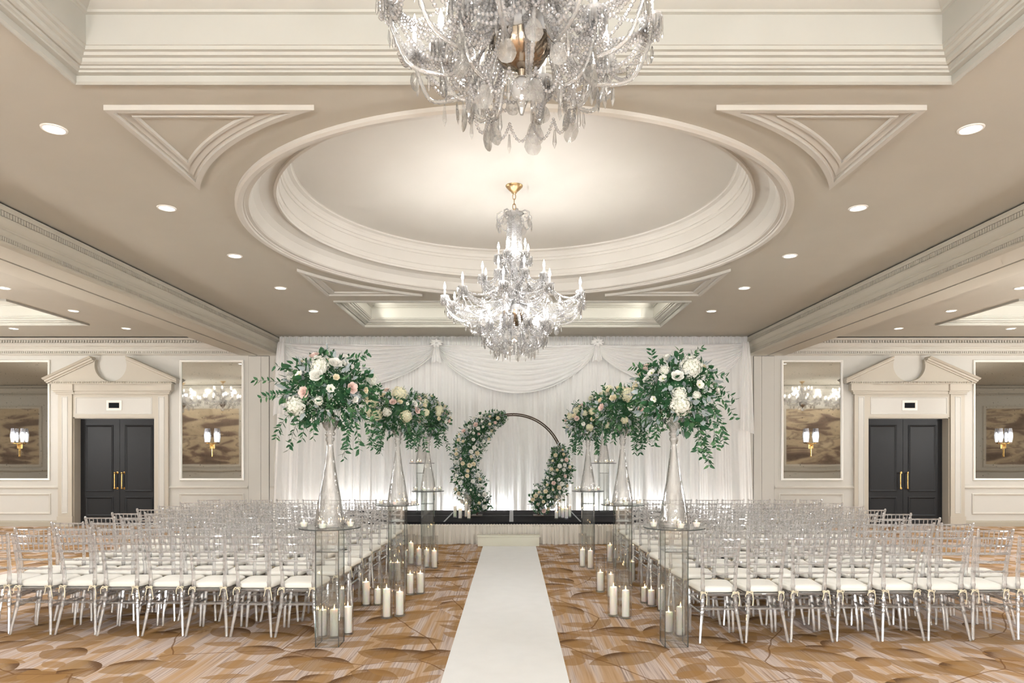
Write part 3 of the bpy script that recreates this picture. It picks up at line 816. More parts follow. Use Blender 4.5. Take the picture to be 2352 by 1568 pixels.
px = lambda u: (u - CX) / (F / 14.6); pz = lambda v: H + (CY - v) / (F / 14.6)
def swag(u0, v0, u1, v1, vb, label, nf=9, ph=0, skew=0):
    X0, X1 = px(u0), px(u1); Z0_, Z1_ = pz(v0), pz(v1); ZB = pz(vb)
    depth = (Z0_ + Z1_) / 2 - ZB
    def fn(u, v):
        g = 4 * u * (1 - u)
        prof = g ** (.62 + .1 * v)
        sag = prof * (.03 + .97 * v ** 1.05) * depth * (1 + skew * (u - .5))
        near = (1 - g) ** 2
        z = Z0_ + (Z1_ - Z0_) * u - sag - .10 * v * near
        rip = math.sin(v * nf * 2 * PI + ph + .7 * math.sin(5 * u + ph) + 1.5 * v)
        y = YD - .10 - .05 * g - .05 * v * g + .022 * rip * (.25 + .75 * g) + .008 * math.sin(v * 57 + 9 * u)
        return (X0 + (X1 - X0) * u, y, z)
    b = MB(); b.grid(fn, 90, 110)
    t = thing('drape_swag', label, 'curtain', (0, 0, 0)); b.obj('cloth', MAT['swag'], t)
    b = MB(); b.tube([tuple(Vector(fn(k / 60, 1)) + Vector((0, -.004, -.006))) for k in range(61)], .011, 6); b.obj('hem', MAT['swag'], t)
swag(1006, 790, 1368, 790, 902, 'deep sheer swag in the middle of the backdrop behind the chandelier')
swag(650, 786, 1000, 790, 886, 'sheer swag on the left of the backdrop above the left flowers', ph=1, skew=-.15)
swag(1374, 790, 1716, 786, 886, 'sheer swag on the right of the backdrop above the right flowers', ph=2.4, skew=.15)
def tail(u0, u1, ub0, ub1, vt, vb, label, ph):
    def fn(u, v):
        xt = px(u0) + (px(u1) - px(u0)) * u; xb = px(ub0) + (px(ub1) - px(ub0)) * u
        w = v ** .6
        return (xt + (xb - xt) * w, YD - .17 + .03 * math.sin(u * 17 + ph + v) * (.4 + .6 * w), pz(vt) + (pz(vb) - pz(vt)) * v + (.05 * math.sin(u * 3 + ph)) * v)
    b = MB(); b.grid(fn, 50, 40); o = b.obj('drape_tail', MAT['swag']); tag(o, label, 'curtain')
tail(640, 655, 627, 655, 785, 955, 'short sheer tail hanging at the left edge of the backdrop', 0)
tail(1706, 1718, 1700, 1731, 785, 993, 'long sheer tail hanging at the right edge of the backdrop', 1)
def knot(u, vt, label, ph):
    x, z = px(u), pz(vt); y = YD - .22
    t = thing('drape_rosette', label, 'curtain trim', (x, y, z))
    b = MB()
    def fn(a, v):
        th = 2 * PI * a; r = .115 * math.sin(PI * (.08 + .84 * v)) * (1 + .16 * math.sin(th * 9 + ph) + .06 * math.sin(th * 17))
        return (r * math.cos(th) * 1.1, -.06 * math.cos(PI * v) * .8, .0 + r * math.sin(th) * .72)
    b.grid(fn, 90, 10); b.obj('puff', MAT['drape'], t)
    b = MB()
    def ft(u_, v):
        w = .05 + .055 * v
        return ((u_ - .5) * 2 * w, .0 + .022 * math.sin(u_ * 20 + ph), -.07 - .33 * v - .02 * math.sin(u_ * 9 + ph) * v)
    b.grid(ft, 40, 10); b.obj('tassel', MAT['drape'], t)
knot(1003, 789, 'gathered white rosette left of the middle swag', 0)
knot(1371, 787, 'gathered white rosette right of the middle swag', 2)

# ------------------------------------------------------------------ chairs
def chair_meshes():
    me = {}
    def post(sg):
        b = MB()
        pts = []
        keys = [(0.0, .182, -.012), (.16, .163, .018), (.28, .147, .040), (.41, .138, .052), (.55, .141, .050), (.70, .149, .030), (.85, .160, .004), (.915, .166, -.010)]
        zs = [i * .915 / 46 for i in range(47)]
        rad = []
        for z in zs:
            for i in range(len(keys) - 1):
                if keys[i][0] <= z <= keys[i + 1][0] + 1e-9:
                    tt = (z - keys[i][0]) / (keys[i + 1][0] - keys[i][0]); break
            x = keys[i][1] + (keys[i + 1][1] - keys[i][1]) * tt; y = keys[i][2] + (keys[i + 1][2] - keys[i][2]) * tt
            pts.append((sg * x, y, z)); r = .0118 + .005 * min(1, z / .3) - .004 * max(0, (z - .5) / .4)
            rad.append(r)
        for kz in (.25, .335, .41, .47, .60, .68, .755, .83):
            k = min(range(47), key=lambda q: abs(zs[q] - kz)); rad[k] *= 1.28
        rad[-1] *= .7; rad[-2] *= 1.25
        b.tube(pts, rad, 8); return b.mesh('rear_post', MAT['acrylic'])
    me['rear_l'] = post(-1); me['rear_r'] = post(1)
    def fleg(sg):
        b = MB(); pts = [(sg * .178, .335, 0), (sg * .177, .35, .12), (sg * .174, .375, .25), (sg * .172, .39, .335), (sg * .170, .40, .402)]
        b.tube(pts, [.0115, .0135, .018, .019, .0165], 8); return b.mesh('front_leg', MAT['acrylic'])
    me['front_l'] = fleg(-1); me['front_r'] = fleg(1)
    b = MB()
    for z, w in ((.895, .0085), (.825, .0085), (.752, .009), (.675, .0095), (.592, .0095)):
        i = z; yy = .050 - (z - .55) * .168; xx = .141 + (z - .55) * .068
        n = 13; pts = [(-xx + 2 * xx * k / (n - 1), yy - .012 * math.sin(PI * k / (n - 1)), z) for k in range(n)]
        b.tube(pts, [w * (1.25 if k % 3 == 0 else 1) for k in range(n)], 6, False)
    for k in range(6):
        f = (k + 1) / 7
        top = Vector((-.1645 + .329 * f, .050 - (.895 - .55) * .168 - .012 * math.sin(PI * f), .895)); bot = Vector((-.155 + .31 * f, .050 - (.752 - .55) * .168 - .012 * math.sin(PI * f), .752))
        b.tube([top + (bot - top) * q / 6 for q in range(7)], [.0055, .0055, .0055, .0085, .0055, .0055, .0055], 6, False)
    me['back'] = b.mesh('backrest', MAT['acrylic'])
    b = MB()
    for z in (.335, .25):
        for sg in (-1, 1):
            n = 9; a = Vector((sg * (.147 if z > .3 else .152), .036, z)); c = Vector((sg * .173, .378, z + .005))
            b.tube([a + (c - a) * k / (n - 1) for k in range(n)], [.0085 if k % 2 else .0125 for k in range(n)], 6, False)
    for z, y0, xx in ((.285, .036, .148), (.30, .382, .172), (.225, .372, .174)):
        n = 9; b.tube([(-xx + 2 * xx * k / (n - 1), y0, z) for k in range(n)], .0088, 6, False)
    me['stretch'] = b.mesh('stretcher', MAT['acrylic'])
    # seat: rounded trapezoid
    def outl(w0, w1, y0, y1, rr, n=5):
        pts = []
        for (cx, cy, a0) in ((w1 - rr, y1 - rr, 0), (-w1 + rr, y1 - rr, 90), (-w0 + rr, y0 + rr, 180), (w0 - rr, y0 + rr, 270)):
            for k in range(n + 1):
                a = math.radians(a0 + 90 * k / n); pts.append((cx + rr * math.cos(a), cy + rr * math.sin(a)))
        return pts
    b = MB(); ol = outl(.158, .186, .030, .425, .045)
    b.loft([[(x * s_, .23 + (y - .23) * s_, z) for x, y in ol] for s_, z in ((.96, .396), (1, .401), (1, .414), (.97, .418))])
    n = len(ol); b.f.append(tuple(range(n - 1, -1, -1))); b.mi.append(0); b.f.append(tuple(3 * n + k for k in range(n))); b.mi.append(0)
    me['seat'] = b.mesh('seat', MAT['acrylic'])
    b = MB(); ol = outl(.165, .193, .068, .455, .06, 6)
    rings = []
    for s_, z in ((.93, .421), (.985, .424), (1.0, .436), (1.0, .448), (.978, .462), (.90, .471), (.70, .476), (.4, .478), (.05, .479)):
        rings.append([(x * s_ * (1 + .006 * math.sin(9 * y)), .25 + (y - .25) * s_, z + .003 * math.sin(13 * x + 17 * y) * (z > .45)) for x, y in ol])
    b.loft(rings); n = len(ol); b.f.append(tuple(range(n - 1, -1, -1))); b.mi.append(0); b.f.append(tuple(8 * n + k for k in range(n))); b.mi.append(0)
    me['cushion'] = b.mesh('cushion', MAT['cushion'], ang=70)
    for vi in range(4):
        for sg in (-1, 1):
            rr = random.Random(40 + vi * 2 + sg); b = MB(); x0, y0, z0 = sg * .139, .030, .430
            b.tube([(x0 + .019 * math.cos(a), .050 + .020 * math.sin(a), z0) for a in [2 * PI * k / 12 for k in range(12)]], .0032, 5, closed=True)
            b.sphere((x0, y0, z0), .007, 6, 5)
            for s2 in (-1, 1):
                ln = rr.uniform(.02, .115); sp = rr.uniform(.018, .046); dr = rr.uniform(.012, .03); e_ = rr.uniform(-.008, .012)
                b.tube([(x0, y0, z0), (x0 + s2 * sp * .35, y0 - .010, z0 + .006), (x0 + s2 * sp * .75, y0 - .014, z0 - dr * .3), (x0 + s2 * sp, y0 - .013, z0 - dr - ln * .4), (x0 + s2 * (sp + e_ * .5), y0 - .012, z0 - dr - ln * .75), (x0 + s2 * (sp + e_), y0 - .012, z0 - dr - ln)], .0038, 5)
                lp = rr.uniform(.02, .036)
                b.tube([(x0, y0, z0), (x0 + s2 * lp * .6, y0 - .012, z0 + .012), (x0 + s2 * lp, y0 - .012, z0 + .002), (x0 + s2 * lp * .8, y0 - .010, z0 - .014), (x0, y0 - .002, z0 - .002)], .0036, 5)
            me['tie%d%d' % (vi, sg)] = b.mesh('tie', MAT['tie'])
    return me
CM = chair_meshes()
def make_chair(x, y, rz, label, group, vi):
    t = thing('chiavari_chair', label, 'chair', (x, y, 0), rz, group)
    for k, nm in (('seat', 'seat'), ('rear_l', 'rear_leg'), ('rear_r', 'rear_leg'), ('front_l', 'front_leg'), ('front_r', 'front_leg'), ('back', 'backrest'), ('stretch', 'stretcher')):
        inst(CM[k], nm, t)
    c = inst(CM['cushion'], 'cushion', t, label='ivory seat cushion')
    inst(CM['tie%d-1' % vi], 'tie', c); inst(CM['tie%d1' % ((vi + 1) % 4)], 'tie', c)
    return t
YL = [6.08, 6.65, 7.19, 7.74, 8.27, 8.80, 9.36, 9.94, 10.54]
YR = [5.90, 6.50, 7.08, 7.63, 8.19, 8.75, 9.28, 9.88, 10.55]
rc = random.Random(3)
for sg, nm, YY in ((-1, 'left', YL), (1, 'right', YR)):
    for r in range(9):
        row = {0: 'row nearest the camera', 8: 'row nearest the stage'}.get(r, '%s row from the camera' % ordn(r))
        for s_ in range(8):
            xe = (1.67 if sg < 0 else 1.60) + (.06 if r == 0 and sg < 0 else 0)
            x = sg * (xe + .195 + .404 * s_) + rc.uniform(-.004, .004)
            y = YY[r] + rc.uniform(-.012, .012) + (.017 * s_ if r == 0 else .004 * s_)
            seat = 'aisle seat' if s_ == 0 else ('outer end seat' if s_ == 7 else '%s seat from aisle' % ordn(s_))
            make_chair(x, y, rc.uniform(-.012, .012), 'clear acrylic chair %s of the runner, %s, %s' % (nm, row, seat), 'clear ballroom chairs %s of the aisle' % nm, rc.randrange(4))

# ------------------------------------------------------------------ glass stands, vases, votives
def stand_meshes():
    me = {}; h = 1.0; w = .1; th = .008
    def pane(x0, x1, y0, y1, name):
        b = MB(); b.box(x0, x1, y0, y1, .002, h)
        thinx = (x1 - x0) < (y1 - y0)
        # faces: bottom, top, front, back, left, right
        b.mi = [1, 1, 1, 1, 0, 0] if thinx else [1, 1, 0, 0, 1, 1]
        return b.mesh(name, [MAT['pane'], MAT['pane_edge']], smooth=False)
    me['panes'] = [pane(-w, w, -w, -w + th, 'side_panel'), pane(-w, w, w - th, w, 'side_panel'), pane(-w, -w + th, -w + th + .001, w - th - .001, 'side_panel'), pane(w - th, w, -w + th + .001, w - th - .001, 'side_panel')]
    b = MB(); b.box(-w + th + .001, w - th - .001, -w + th + .001, w - th - .001, .80, .808); b.mi = [0, 0, 1, 1, 1, 1]
    me['shelf'] = b.mesh('shelf', [MAT['pane'], MAT['pane_edge']], smooth=False)
    b = MB(); n = 64; rr = .262
    b.lathe([(rr, h + .001), (rr, h + .011)], n, cap0=True, cap1=True); b.mi = [1] * n + [0, 0]
    me['top'] = b.mesh('round_top', [MAT['pane'], MAT['pane_edge']], smooth=True, ang=30)
    return me
SM = stand_meshes()
VH = .93
def vase_mesh():
    pr = [(.128, .0), (.131, .006), (.127, .03), (.118, .09), (.105, .17), (.088, .27), (.068, .38), (.050, .50), (.037, .61), (.030, .69), (.0285, .72), (.036, .735), (.040, .748), (.036, .760), (.031, .768), (.040, .780), (.045, .795), (.040, .808), (.034, .815), (.040, .825), (.055, .845), (.066, .875), (.074, .91), (.078, VH)]
    inn = [(max(r - .006, .012), z) for r, z in reversed(pr) if z > .01]
    b = MB(); rw = random.Random(1)
    b.lathe(pr + inn + [(.118, .008)], 40, cap0=True, cap1=True, wob=lambda a, z: 1 + .012 * math.sin(3 * a + 9 * z) + .012 * math.sin(5 * a - 14 * z))
    return b.mesh('flower_vase', MAT['vase'], ang=80)
VM = vase_mesh()
def votive_meshes():
    b = MB(); b.lathe([(.024, 0), (.027, .001), (.036, .05), (.037, .062), (.0345, .062), (.034, .05), (.0255, .007), (.0001, .007)], 18, cap1=False); cup = b.mesh('cup', MAT['cylinder'])
    b = MB(); b.lathe([(.0245, .0075), (.0325, .040), (.030, .042), (.0001, .041)], 16, cap1=False); w = b.mesh('wax', MAT['wax'])
    return cup, w
VC, VW = votive_meshes()
b = MB(); b.lathe([(.0008, 0), (.0045, .004), (.0058, .010), (.0042, .020), (.0018, .030), (.0003, .036)], 8); FL = b.mesh('flame', MAT['flame'])
b = MB(); b.tube([(0, 0, 0), (.001, 0, .008)], .0012, 5); WK = b.mesh('wick', MAT['gap'])
def votive(x, y, z, label, group):
    t = thing('votive_candle', label, 'candle', (x, y, z), 0, group)
    inst(VC, 'glass_cup', t); w = inst(VW, 'wax', t); inst(FL, 'flame', t, (0, 0, .043), scale=.6)
STANDS = [(-1, 0, -1.566, 5.86, 0), (1, 0, 1.386, 5.86, 0), (-1, 1, -1.395, 8.31, 0), (1, 1, 1.34, 8.31, 0), (-1, 2, -1.375, 11.1, 0), (1, 2, 1.228, 11.1, 0), (-1, 3, -1.88, 14.15, SZ + .002), (1, 3, 1.89, 14.15, SZ + .002)]
POS = ['nearest the camera', 'second from the camera', 'third from the camera', 'standing on the stage']
VOT = {(-1, 0): [(-.195, -.09), (-.13, .14), (-.01, -.19), (.075, .16), (.185, -.04)], (1, 0): [(-.185, -.06), (.01, -.19), (.055, .17), (.17, -.09)],
       (-1, 1): [(-.19, -.06), (.0, -.185), (.06, .165), (.19, -.02)], (1, 1): [(-.19, -.05), (.01, -.18), (.05, .17), (.185, -.04)],
       (-1, 2): [(-.20, .0), (-.03, -.18), (.13, -.13), (.19, .03)], (1, 2): [(-.19, -.06), (-.13, .12), (.0, -.18), (.11, -.13), (.18, .04)],
       (-1, 3): [(-.20, .0), (-.06, -.17), (.0, -.18), (.17, -.07)], (1, 3): [(-.17, -.07), (.02, -.18), (.13, -.12), (.19, .0)]}
stand_top = {}
for (sg, i, x, y, z) in STANDS:
    side = 'left' if sg < 0 else 'right'
    t = thing('glass_pedestal', 'square clear glass stand with round top, %s of the runner, %s' % (side, POS[i]), 'pedestal', (x, y, z), 0, 'glass flower stands')
    for p in SM['panes']: inst(p, 'side_panel', t)
    inst(SM['shelf'], 'shelf', t); inst(SM['top'], 'round_top', t)
    zt = z + 1.0125; stand_top[(sg, i)] = (x, y, zt)
    v = inst(VM, 'flower_vase', None, (x, y, zt)); tag(v, 'tall clear trumpet vase on the glass stand %s of the runner, %s' % (side, POS[i]), 'vase', 'tall glass vases')
    vs = sorted(VOT[(sg, i)]); n = len(vs)
    for k, (dx, dy) in enumerate(vs):
        w = 'leftmost' if k == 0 else ('rightmost' if k == n - 1 else '%s from left' % ordn(k))
        votive(x + dx, y + dy, zt, 'small glass votive candle, %s on the %s stand %s' % (w, side, POS[i]), 'votives on the %s stand %s' % (side, POS[i]))

# ------------------------------------------------------------------ pillar candles in glass cylinders
def cyl_mesh(r, h):
    b = MB(); b.lathe([(r - .004, .0), (r, .003), (r, h), (r - .003, h), (r - .0035, .014), (.0001, .013)], 32, cap1=False)
    return b.mesh('cylinder', MAT['cylinder'], ang=50)
CYL = {}
def cyl_candle(x, y, z, hc, hg, lab, r=.056, rc_=.036):
    key = (round(r, 3), round(hg, 3))
    if key not in CYL: CYL[key] = cyl_mesh(r, hg)
    g = inst(CYL[key], 'hurricane_glass', None, (x, y, z + .001)); tag(g, 'glass cylinder around the candle ' + lab.replace('ivory pillar candle ', ''), 'glass vase', 'glass cylinders with pillar candles')
    t = thing('pillar_candle', lab, 'candle', (x, y, z + .0165), R.uniform(0, 6), 'ivory pillar candles')
    b = MB(); m = R.uniform(-.004, .004)
    b.lathe([(rc_ - .002, 0), (rc_, .003), (rc_, hc - .006), (rc_ - .003, hc + m * .5), (rc_ - .009, hc - .003), (rc_ - .016, hc - .011), (.0001, hc - .013)], 24, cap1=False, wob=lambda a, zz: 1 + .015 * math.sin(2 * a + 20 * zz))
    b.obj('wax', MAT['wax'], t, ang=60)
    inst(WK, 'wick', t, (0, 0, hc - .012)); inst(FL, 'flame', t, (0, 0, hc - .006), scale=(.95, .95, .85))
def floor_c(u, v, hc, lab, hg=.46, r=.056, z=0, rc_=.037):
    y = F * (H - z) / (v - CY) + r; x = (u - CX) / F * y
    cyl_candle(x, y, z, hc, hg, lab, r, rc_)
A = 'ivory pillar candle '
floor_c(768, 1467, .235, A + 'right behind the nearest left glass stand', .46, .055)
floor_c(799, 1459, .235, A + 'just right of the nearest left glass stand', .44, .050)
floor_c(741, 1465, .225, A + 'behind the left edge of the nearest left glass stand', .40, .044)
floor_c(841, 1393, .24, A + 'alone beside the chairs past the nearest left stand', .46, .055)
floor_c(868, 1391, .155, A + 'short, half hidden left of the tallest candle, left of runner', .42, .05)
floor_c(888, 1422, .275, A + 'tallest, left of runner, in front of the second left stand', .46, .06)
floor_c(918, 1417, .225, A + 'close to the right of the tallest candle, left of runner', .46, .058)
floor_c(942, 1367, .22, A + 'left one of the pair beyond the second left stand', .44, .055)
floor_c(965.5, 1365, .22, A + 'right one of the pair beyond the second left stand', .44, .055)
floor_c(913, 1337, .23, A + 'seen through the second left glass stand', .44, .052)
floor_c(898, 1333, .21, A + 'behind the left edge of the second left glass stand', .44, .052)
floor_c(944, 1297, .30, A + 'left one of three behind the middle left pair', .44, .055)
floor_c(962, 1300, .23, A + 'middle one of three behind the middle left pair', .44, .05)
floor_c(980, 1304, .235, A + 'left one of the pair by the third left stand', .44, .055)
floor_c(997.5, 1306, .235, A + 'closest to the runner by the third left stand', .46, .055)
floor_c(1536, 1456, .175, A + 'short, seen through the nearest right glass stand', .46, .048)
floor_c(1563, 1464, .25, A + 'tall, seen through the nearest right glass stand', .46, .050)
floor_c(1520, 1405, .22, A + 'behind the left edge of the nearest right stand', .44, .05)
floor_c(1496, 1394, .155, A + 'short, right one of the low pair by right chairs', .40, .056)
floor_c(1481, 1386, .15, A + 'short, left one of the low pair by right chairs', .40, .052)
floor_c(1437, 1422, .26, A + 'right one of front pair at second right stand', .47, .06)
floor_c(1409, 1417, .275, A + 'tallest, left one of front pair at second right stand', .47, .058)
floor_c(1379, 1361, .215, A + 'closest to runner before second right stand', .44, .055)
floor_c(1403, 1372, .24, A + 'behind the tallest candle at the second right stand', .44, .05)
floor_c(1338, 1303, .235, A + 'left one of the pair by the third right stand', .48, .055)
floor_c(1356, 1307, .24, A + 'right one of the pair by the third right stand', .46, .055)
floor_c(1401, 1292, .245, A + 'behind the second right stand, beyond its glass', .46, .055)
floor_c(1451, 1337, .24, A + 'right of the second right stand beside the chairs', .44, .05)
for (u, v, hc, lab) in ((1045, 1188, .20, 'left end of the left stage group'), (1057, 1191.5, .175, 'front of the left stage group'), (1071, 1188, .26, 'tallest in the left stage group'), (1077, 1192, .125, 'shortest in the left stage group'),
                        (1278, 1191.5, .125, 'left end of the right stage group'), (1285, 1188, .20, 'second from left in the right stage group'), (1292.5, 1190, .17, 'third from left in the right stage group'), (1301, 1192, .18, 'front right of the right stage group'), (1308, 1188, .20, 'right end of the right stage group')):
    y = F * (H - SZ) / (v - CY); x = (u - CX) / F * y
    cyl_candle(x, y, SZ + .004, hc, .44, A + lab, .043, .031)
# ------------------------------------------------------------------ flowers
def petal(b, r0, r1, h0, h1, a, w, curl, n=4):
    """one cupped petal around +Z: from radius r0 height h0 to r1,h1; w half angle"""
    def fn(u, v):
        t = (u - .5) * 2
        edge = 1 - .16 * t * t * v
        r = r0 + (r1 - r0) * v ** .7 * edge + curl * max(0, v - .7) * 1.5
        z = h0 + (h1 - h0) * v * (1 - .12 * t * t * v) - curl * max(0, v - .75) * 1.4
        th = a + t * w * (math.sin(PI * (.18 + .62 * v)))
        return (r * math.cos(th), r * math.sin(th), z)
    b.grid(fn, n, n)
def rose_mesh(mat, name, seed=0, openness=1.0):
    rr = random.Random(seed); b = MB()
    for (k, r0, r1, h0, h1, w, c) in ((3, .05, .22, .2, .92, 1.5, .0), (4, .10, .42, .1, .95, 1.15, .05), (5, .15, .68 * openness, 0, .88, .95, .14), (6, .18, .95 * openness, -.1, .66, .80, .26)):
        a0 = rr.uniform(0, 6)
        for i in range(k): petal(b, r0, r1 * rr.uniform(.94, 1.05), h0, h1 * rr.uniform(.95, 1.04), a0 + 2 * PI * i / k, w, c)
    b.sphere((0, 0, .1), .34, 8, 6)
    return b.mesh(name, mat, ang=80)
def hyd_mesh(mat, name, seed=0):
    rr = random.Random(seed); b = MB(); n = 85
    b.cur = 1; b.sphere((0, 0, .1), .74, 12, 8); b.cur = 0
    for i in range(n):
        z = 1 - 1.45 * (i + .5) / n; th = i * 2.39996; s_ = math.sqrt(max(0, 1 - z * z))
        d = Vector((s_ * math.cos(th), s_ * math.sin(th), z)); e1 = d.orthogonal().normalized(); e2 = d.cross(e1)
        p = d * rr.uniform(.80, 1.02) + Vector((0, 0, .1)); a0 = rr.uniform(0, 6); q = rr.uniform(.155, .19); d = (d + Vector((rr.uniform(-.4, .4), rr.uniform(-.4, .4), rr.uniform(-.4, .4)))).normalized(); e1 = d.orthogonal().normalized(); e2 = d.cross(e1)
        for k in range(4):
            a = a0 + k * PI / 2; u = e1 * math.cos(a) + e2 * math.sin(a); w = -e1 * math.sin(a) + e2 * math.cos(a)
            b.add([tuple(p), tuple(p + u * q * .6 + w * q * .5 + d * .03), tuple(p + u * q * 1.15 + d * .015), tuple(p + u * q * .6 - w * q * .5 + d * .03)], [(0, 1, 2, 3)])
    return b.mesh(name, [mat, MAT['hyd_base']], ang=80)
def lis_mesh(name, seed=0):
    b = MB()
    for i in range(6): petal(b, .1, .95, 0, .55, 2 * PI * i / 6, .75, .12)
    b.cur = 1; b.sphere((0, 0, .25), .2, 8, 6)
    return b.mesh(name, [MAT['rose_white'], MAT['centre']], ang=80)
FM = {'rose_white': rose_mesh(MAT['rose_white'], 'rose', 1), 'rose_cream': rose_mesh(MAT['rose_cream'], 'rose', 2), 'rose_blush': rose_mesh(MAT['rose_blush'], 'rose', 3),
      'hyd_white': hyd_mesh(MAT['hyd_white'], 'hydrangea', 4), 'hyd_cream': hyd_mesh(MAT['hyd_cream'], 'hydrangea', 5), 'lis': lis_mesh('lisianthus')}
FN = {'rose_white': ('rose', 'white rose'), 'rose_cream': ('rose', 'cream rose'), 'rose_blush': ('rose', 'blush pink rose'), 'hyd_white': ('hydrangea', 'white hydrangea head'), 'hyd_cream': ('hydrangea', 'cream hydrangea head'), 'lis': ('lisianthus', 'white lisianthus bloom')}
FR = {'rose_white': .042, 'rose_cream': .040, 'rose_blush': .042, 'hyd_white': .075, 'hyd_cream': .072, 'lis': .034}
def flower(kind, parent, p, d, s=1.0, rr=R):
    q = Vector(d).normalized().to_track_quat('Z', 'Y') @ Matrix.Rotation(rr.uniform(0, 6), 4, 'Z').to_quaternion()
    o = inst(FM[kind], FN[kind][0], parent, p, (0, 0, 0), FR[kind] * s * 1.08, label=FN[kind][1])
    o.rotation_euler = q.to_euler()
def leaf(b, p, d, up, ln, w, bend=.2):
    d = d.normalized(); s_ = d.cross(up)
    if s_.length < 1e-4: s_ = d.orthogonal()
    s_.normalize(); n = s_.cross(d)
    m1 = p + d * ln * .35 - n * w * .25; m2 = p + d * ln * .72 - n * w * .2 - n * ln * bend * .35; tip = p + d * ln - n * ln * bend
    l1 = p + d * ln * .3 + s_ * w; l2 = p + d * ln * .7 + s_ * w * .72 - n * ln * bend * .4
    r1 = p + d * ln * .3 - s_ * w; r2 = p + d * ln * .7 - s_ * w * .72 - n * ln * bend * .4
    b.add([tuple(x) for x in (p, m1, m2, tip, l1, l2, r1, r2)], [(0, 1, 4), (1, 2, 5, 4), (2, 3, 5), (0, 6, 1), (1, 6, 7, 2), (2, 7, 3)])
LM = [MAT['leaf'], MAT['leaf_mid'], MAT['leaf_grey'], MAT['tiny']]
def rdir(rr, zmin=-1):
    while 1:
        v = Vector((rr.gauss(0, 1), rr.gauss(0, 1), rr.gauss(0, 1)))
        if v.length > .1:
            v.normalize()
            if v.z > zmin: return v
def foliage_bits(b, rr, p, d, kinds):
    """scatter one leaf or filler cluster at p pointing roughly along d"""
    k = rr.random(); up = rdir(rr)
    dd = (d + rdir(rr) * .8).normalized()
    if k < kinds[0]: b.cur = 0; leaf(b, p, dd, up, rr.uniform(.05, .085), rr.uniform(.009, .015), rr.uniform(0, .4))
    elif k < kinds[1]: b.cur = 0 if rr.random() < .6 else 1; leaf(b, p, dd, up, rr.uniform(.055, .085), rr.uniform(.02, .03), rr.uniform(0, .3))
    elif k < kinds[2]: b.cur = 2; leaf(b, p, dd, up, rr.uniform(.05, .10), rr.uniform(.013, .024), rr.uniform(0, .5))
    elif k < kinds[3]:
        b.cur = 1
        for _ in range(5): leaf(b, p + rdir(rr) * .02, (dd + rdir(rr) * .5), up, rr.uniform(.02, .045), rr.uniform(.004, .007))
    else:
        b.cur = 3
        for _ in range(5): b.octa(tuple(p + rdir(rr) * .028 + dd * .02), rr.uniform(.003, .0062))
def vine(parent, rr, p, d, ln, droop, name='trailing_vine', wl=.055):
    b = MB(); n = max(6, int(ln / .022)); pts = []; q = Vector(p); dv = Vector(d).normalized()
    for i in range(n):
        pts.append(q.copy()); dv = (dv + Vector((rr.uniform(-.08, .08), rr.uniform(-.08, .08), -droop * .09))).normalized(); q = q + dv * (ln / n)
    b.cur = 0; b.tube(pts, [.0022 * (1 - .6 * i / n) for i in range(n)], 4)
    for i in range(1, n):
        t = (pts[i] - pts[i - 1]).normalized(); s_ = t.cross(Vector((0, 1, .2)))
        if s_.length < .05: s_ = t.orthogonal()
        s_.normalize()
        for sg in ((-1, 1) if rr.random() < .45 else ((-1,) if i % 2 else (1,))):
            b.cur = 0 if rr.random() < .85 else 1
            leaf(b, pts[i], (t * rr.uniform(.5, 1.0) + s_ * sg + rdir(rr) * .45), rdir(rr), rr.uniform(.7, 1.15) * wl, rr.uniform(.17, .24) * wl, rr.uniform(0, .3))
    return b.obj(name, LM, parent, ang=80)
def bouquet(x, y, zt, cz, rx, rz, label, seed, fixed, nrand, palette, vines, nleaf=900, ccx=0.0):
    rr = random.Random(seed); t = thing('floral_arrangement', label, 'flower arrangement', (x, y, zt), 0, 'flower arrangements on glass stands')
    c = Vector((ccx, 0, cz - zt)); ry = rx * .92
    b = MB()
    for i in range(nleaf):
        d = rdir(rr, -.97); f = rr.uniform(.55, 1.08)
        p = c + Vector((d.x * rx, d.y * ry, d.z * rz)) * f
        if p.z < .02 and math.hypot(p.x, p.y) < .095: continue
        dd = (Vector((d.x / rx, d.y / ry, d.z / rz)).normalized() + Vector((0, 0, -.15)))
        foliage_bits(b, rr, p, dd, (.30, .48, .66, .82))
    b.cur = 0; n0 = len(b.v); b.sphere((0, 0, 0), 1, 14, 10); b.v[n0:] = [(c.x + q[0] * rx * .62, q[1] * ry * .62, c.z + .02 + q[2] * rz * .60) for q in b.v[n0:]]
    o = b.obj('foliage', LM, t, ang=80); o['kind'] = 'stuff'
    placed = []
    for (kind, dx, dz, s_) in fixed:
        nx, nz = (dx - ccx) / rx, dz / rz; m = min(.96, nx * nx + nz * nz); ny = -math.sqrt(1 - m)
        p = c + Vector((dx - ccx, ny * ry * 1.0, dz)); d = Vector((nx, ny * 1.0, nz + .1))
        flower(kind, t, p, d, s_, rr); placed.append(p)
    k = 0; tries = 0
    while k < nrand and tries < 400:
        tries += 1
        d = rdir(rr, -.35); p = c + Vector((d.x * rx, d.y * ry, d.z * rz)) * rr.uniform(.96, 1.06)
        if fixed and d.y < -.2 and rr.random() < .3: continue
        if any((p - q).length < .075 for q in placed): continue
        kind = rr.choice(palette); flower(kind, t, p, d, rr.uniform(.6, 1.0), rr); placed.append(p); k += 1
    for (dx, dz, vx, vz, ln, dr) in vines:
        nx, nz = dx / rx, dz / rz; m = min(.9, nx * nx + nz * nz)
        py = -math.sqrt(1 - m) * ry * rr.uniform(-.2, .8)
        if abs(dx) < .12 and dz < -.1: py = -max(abs(py), .14)
        vine(t, rr, c + Vector((dx, py, dz)), (vx, rr.uniform(-.3, .1), vz), ln, dr)
    return t
K1 = 1614.0
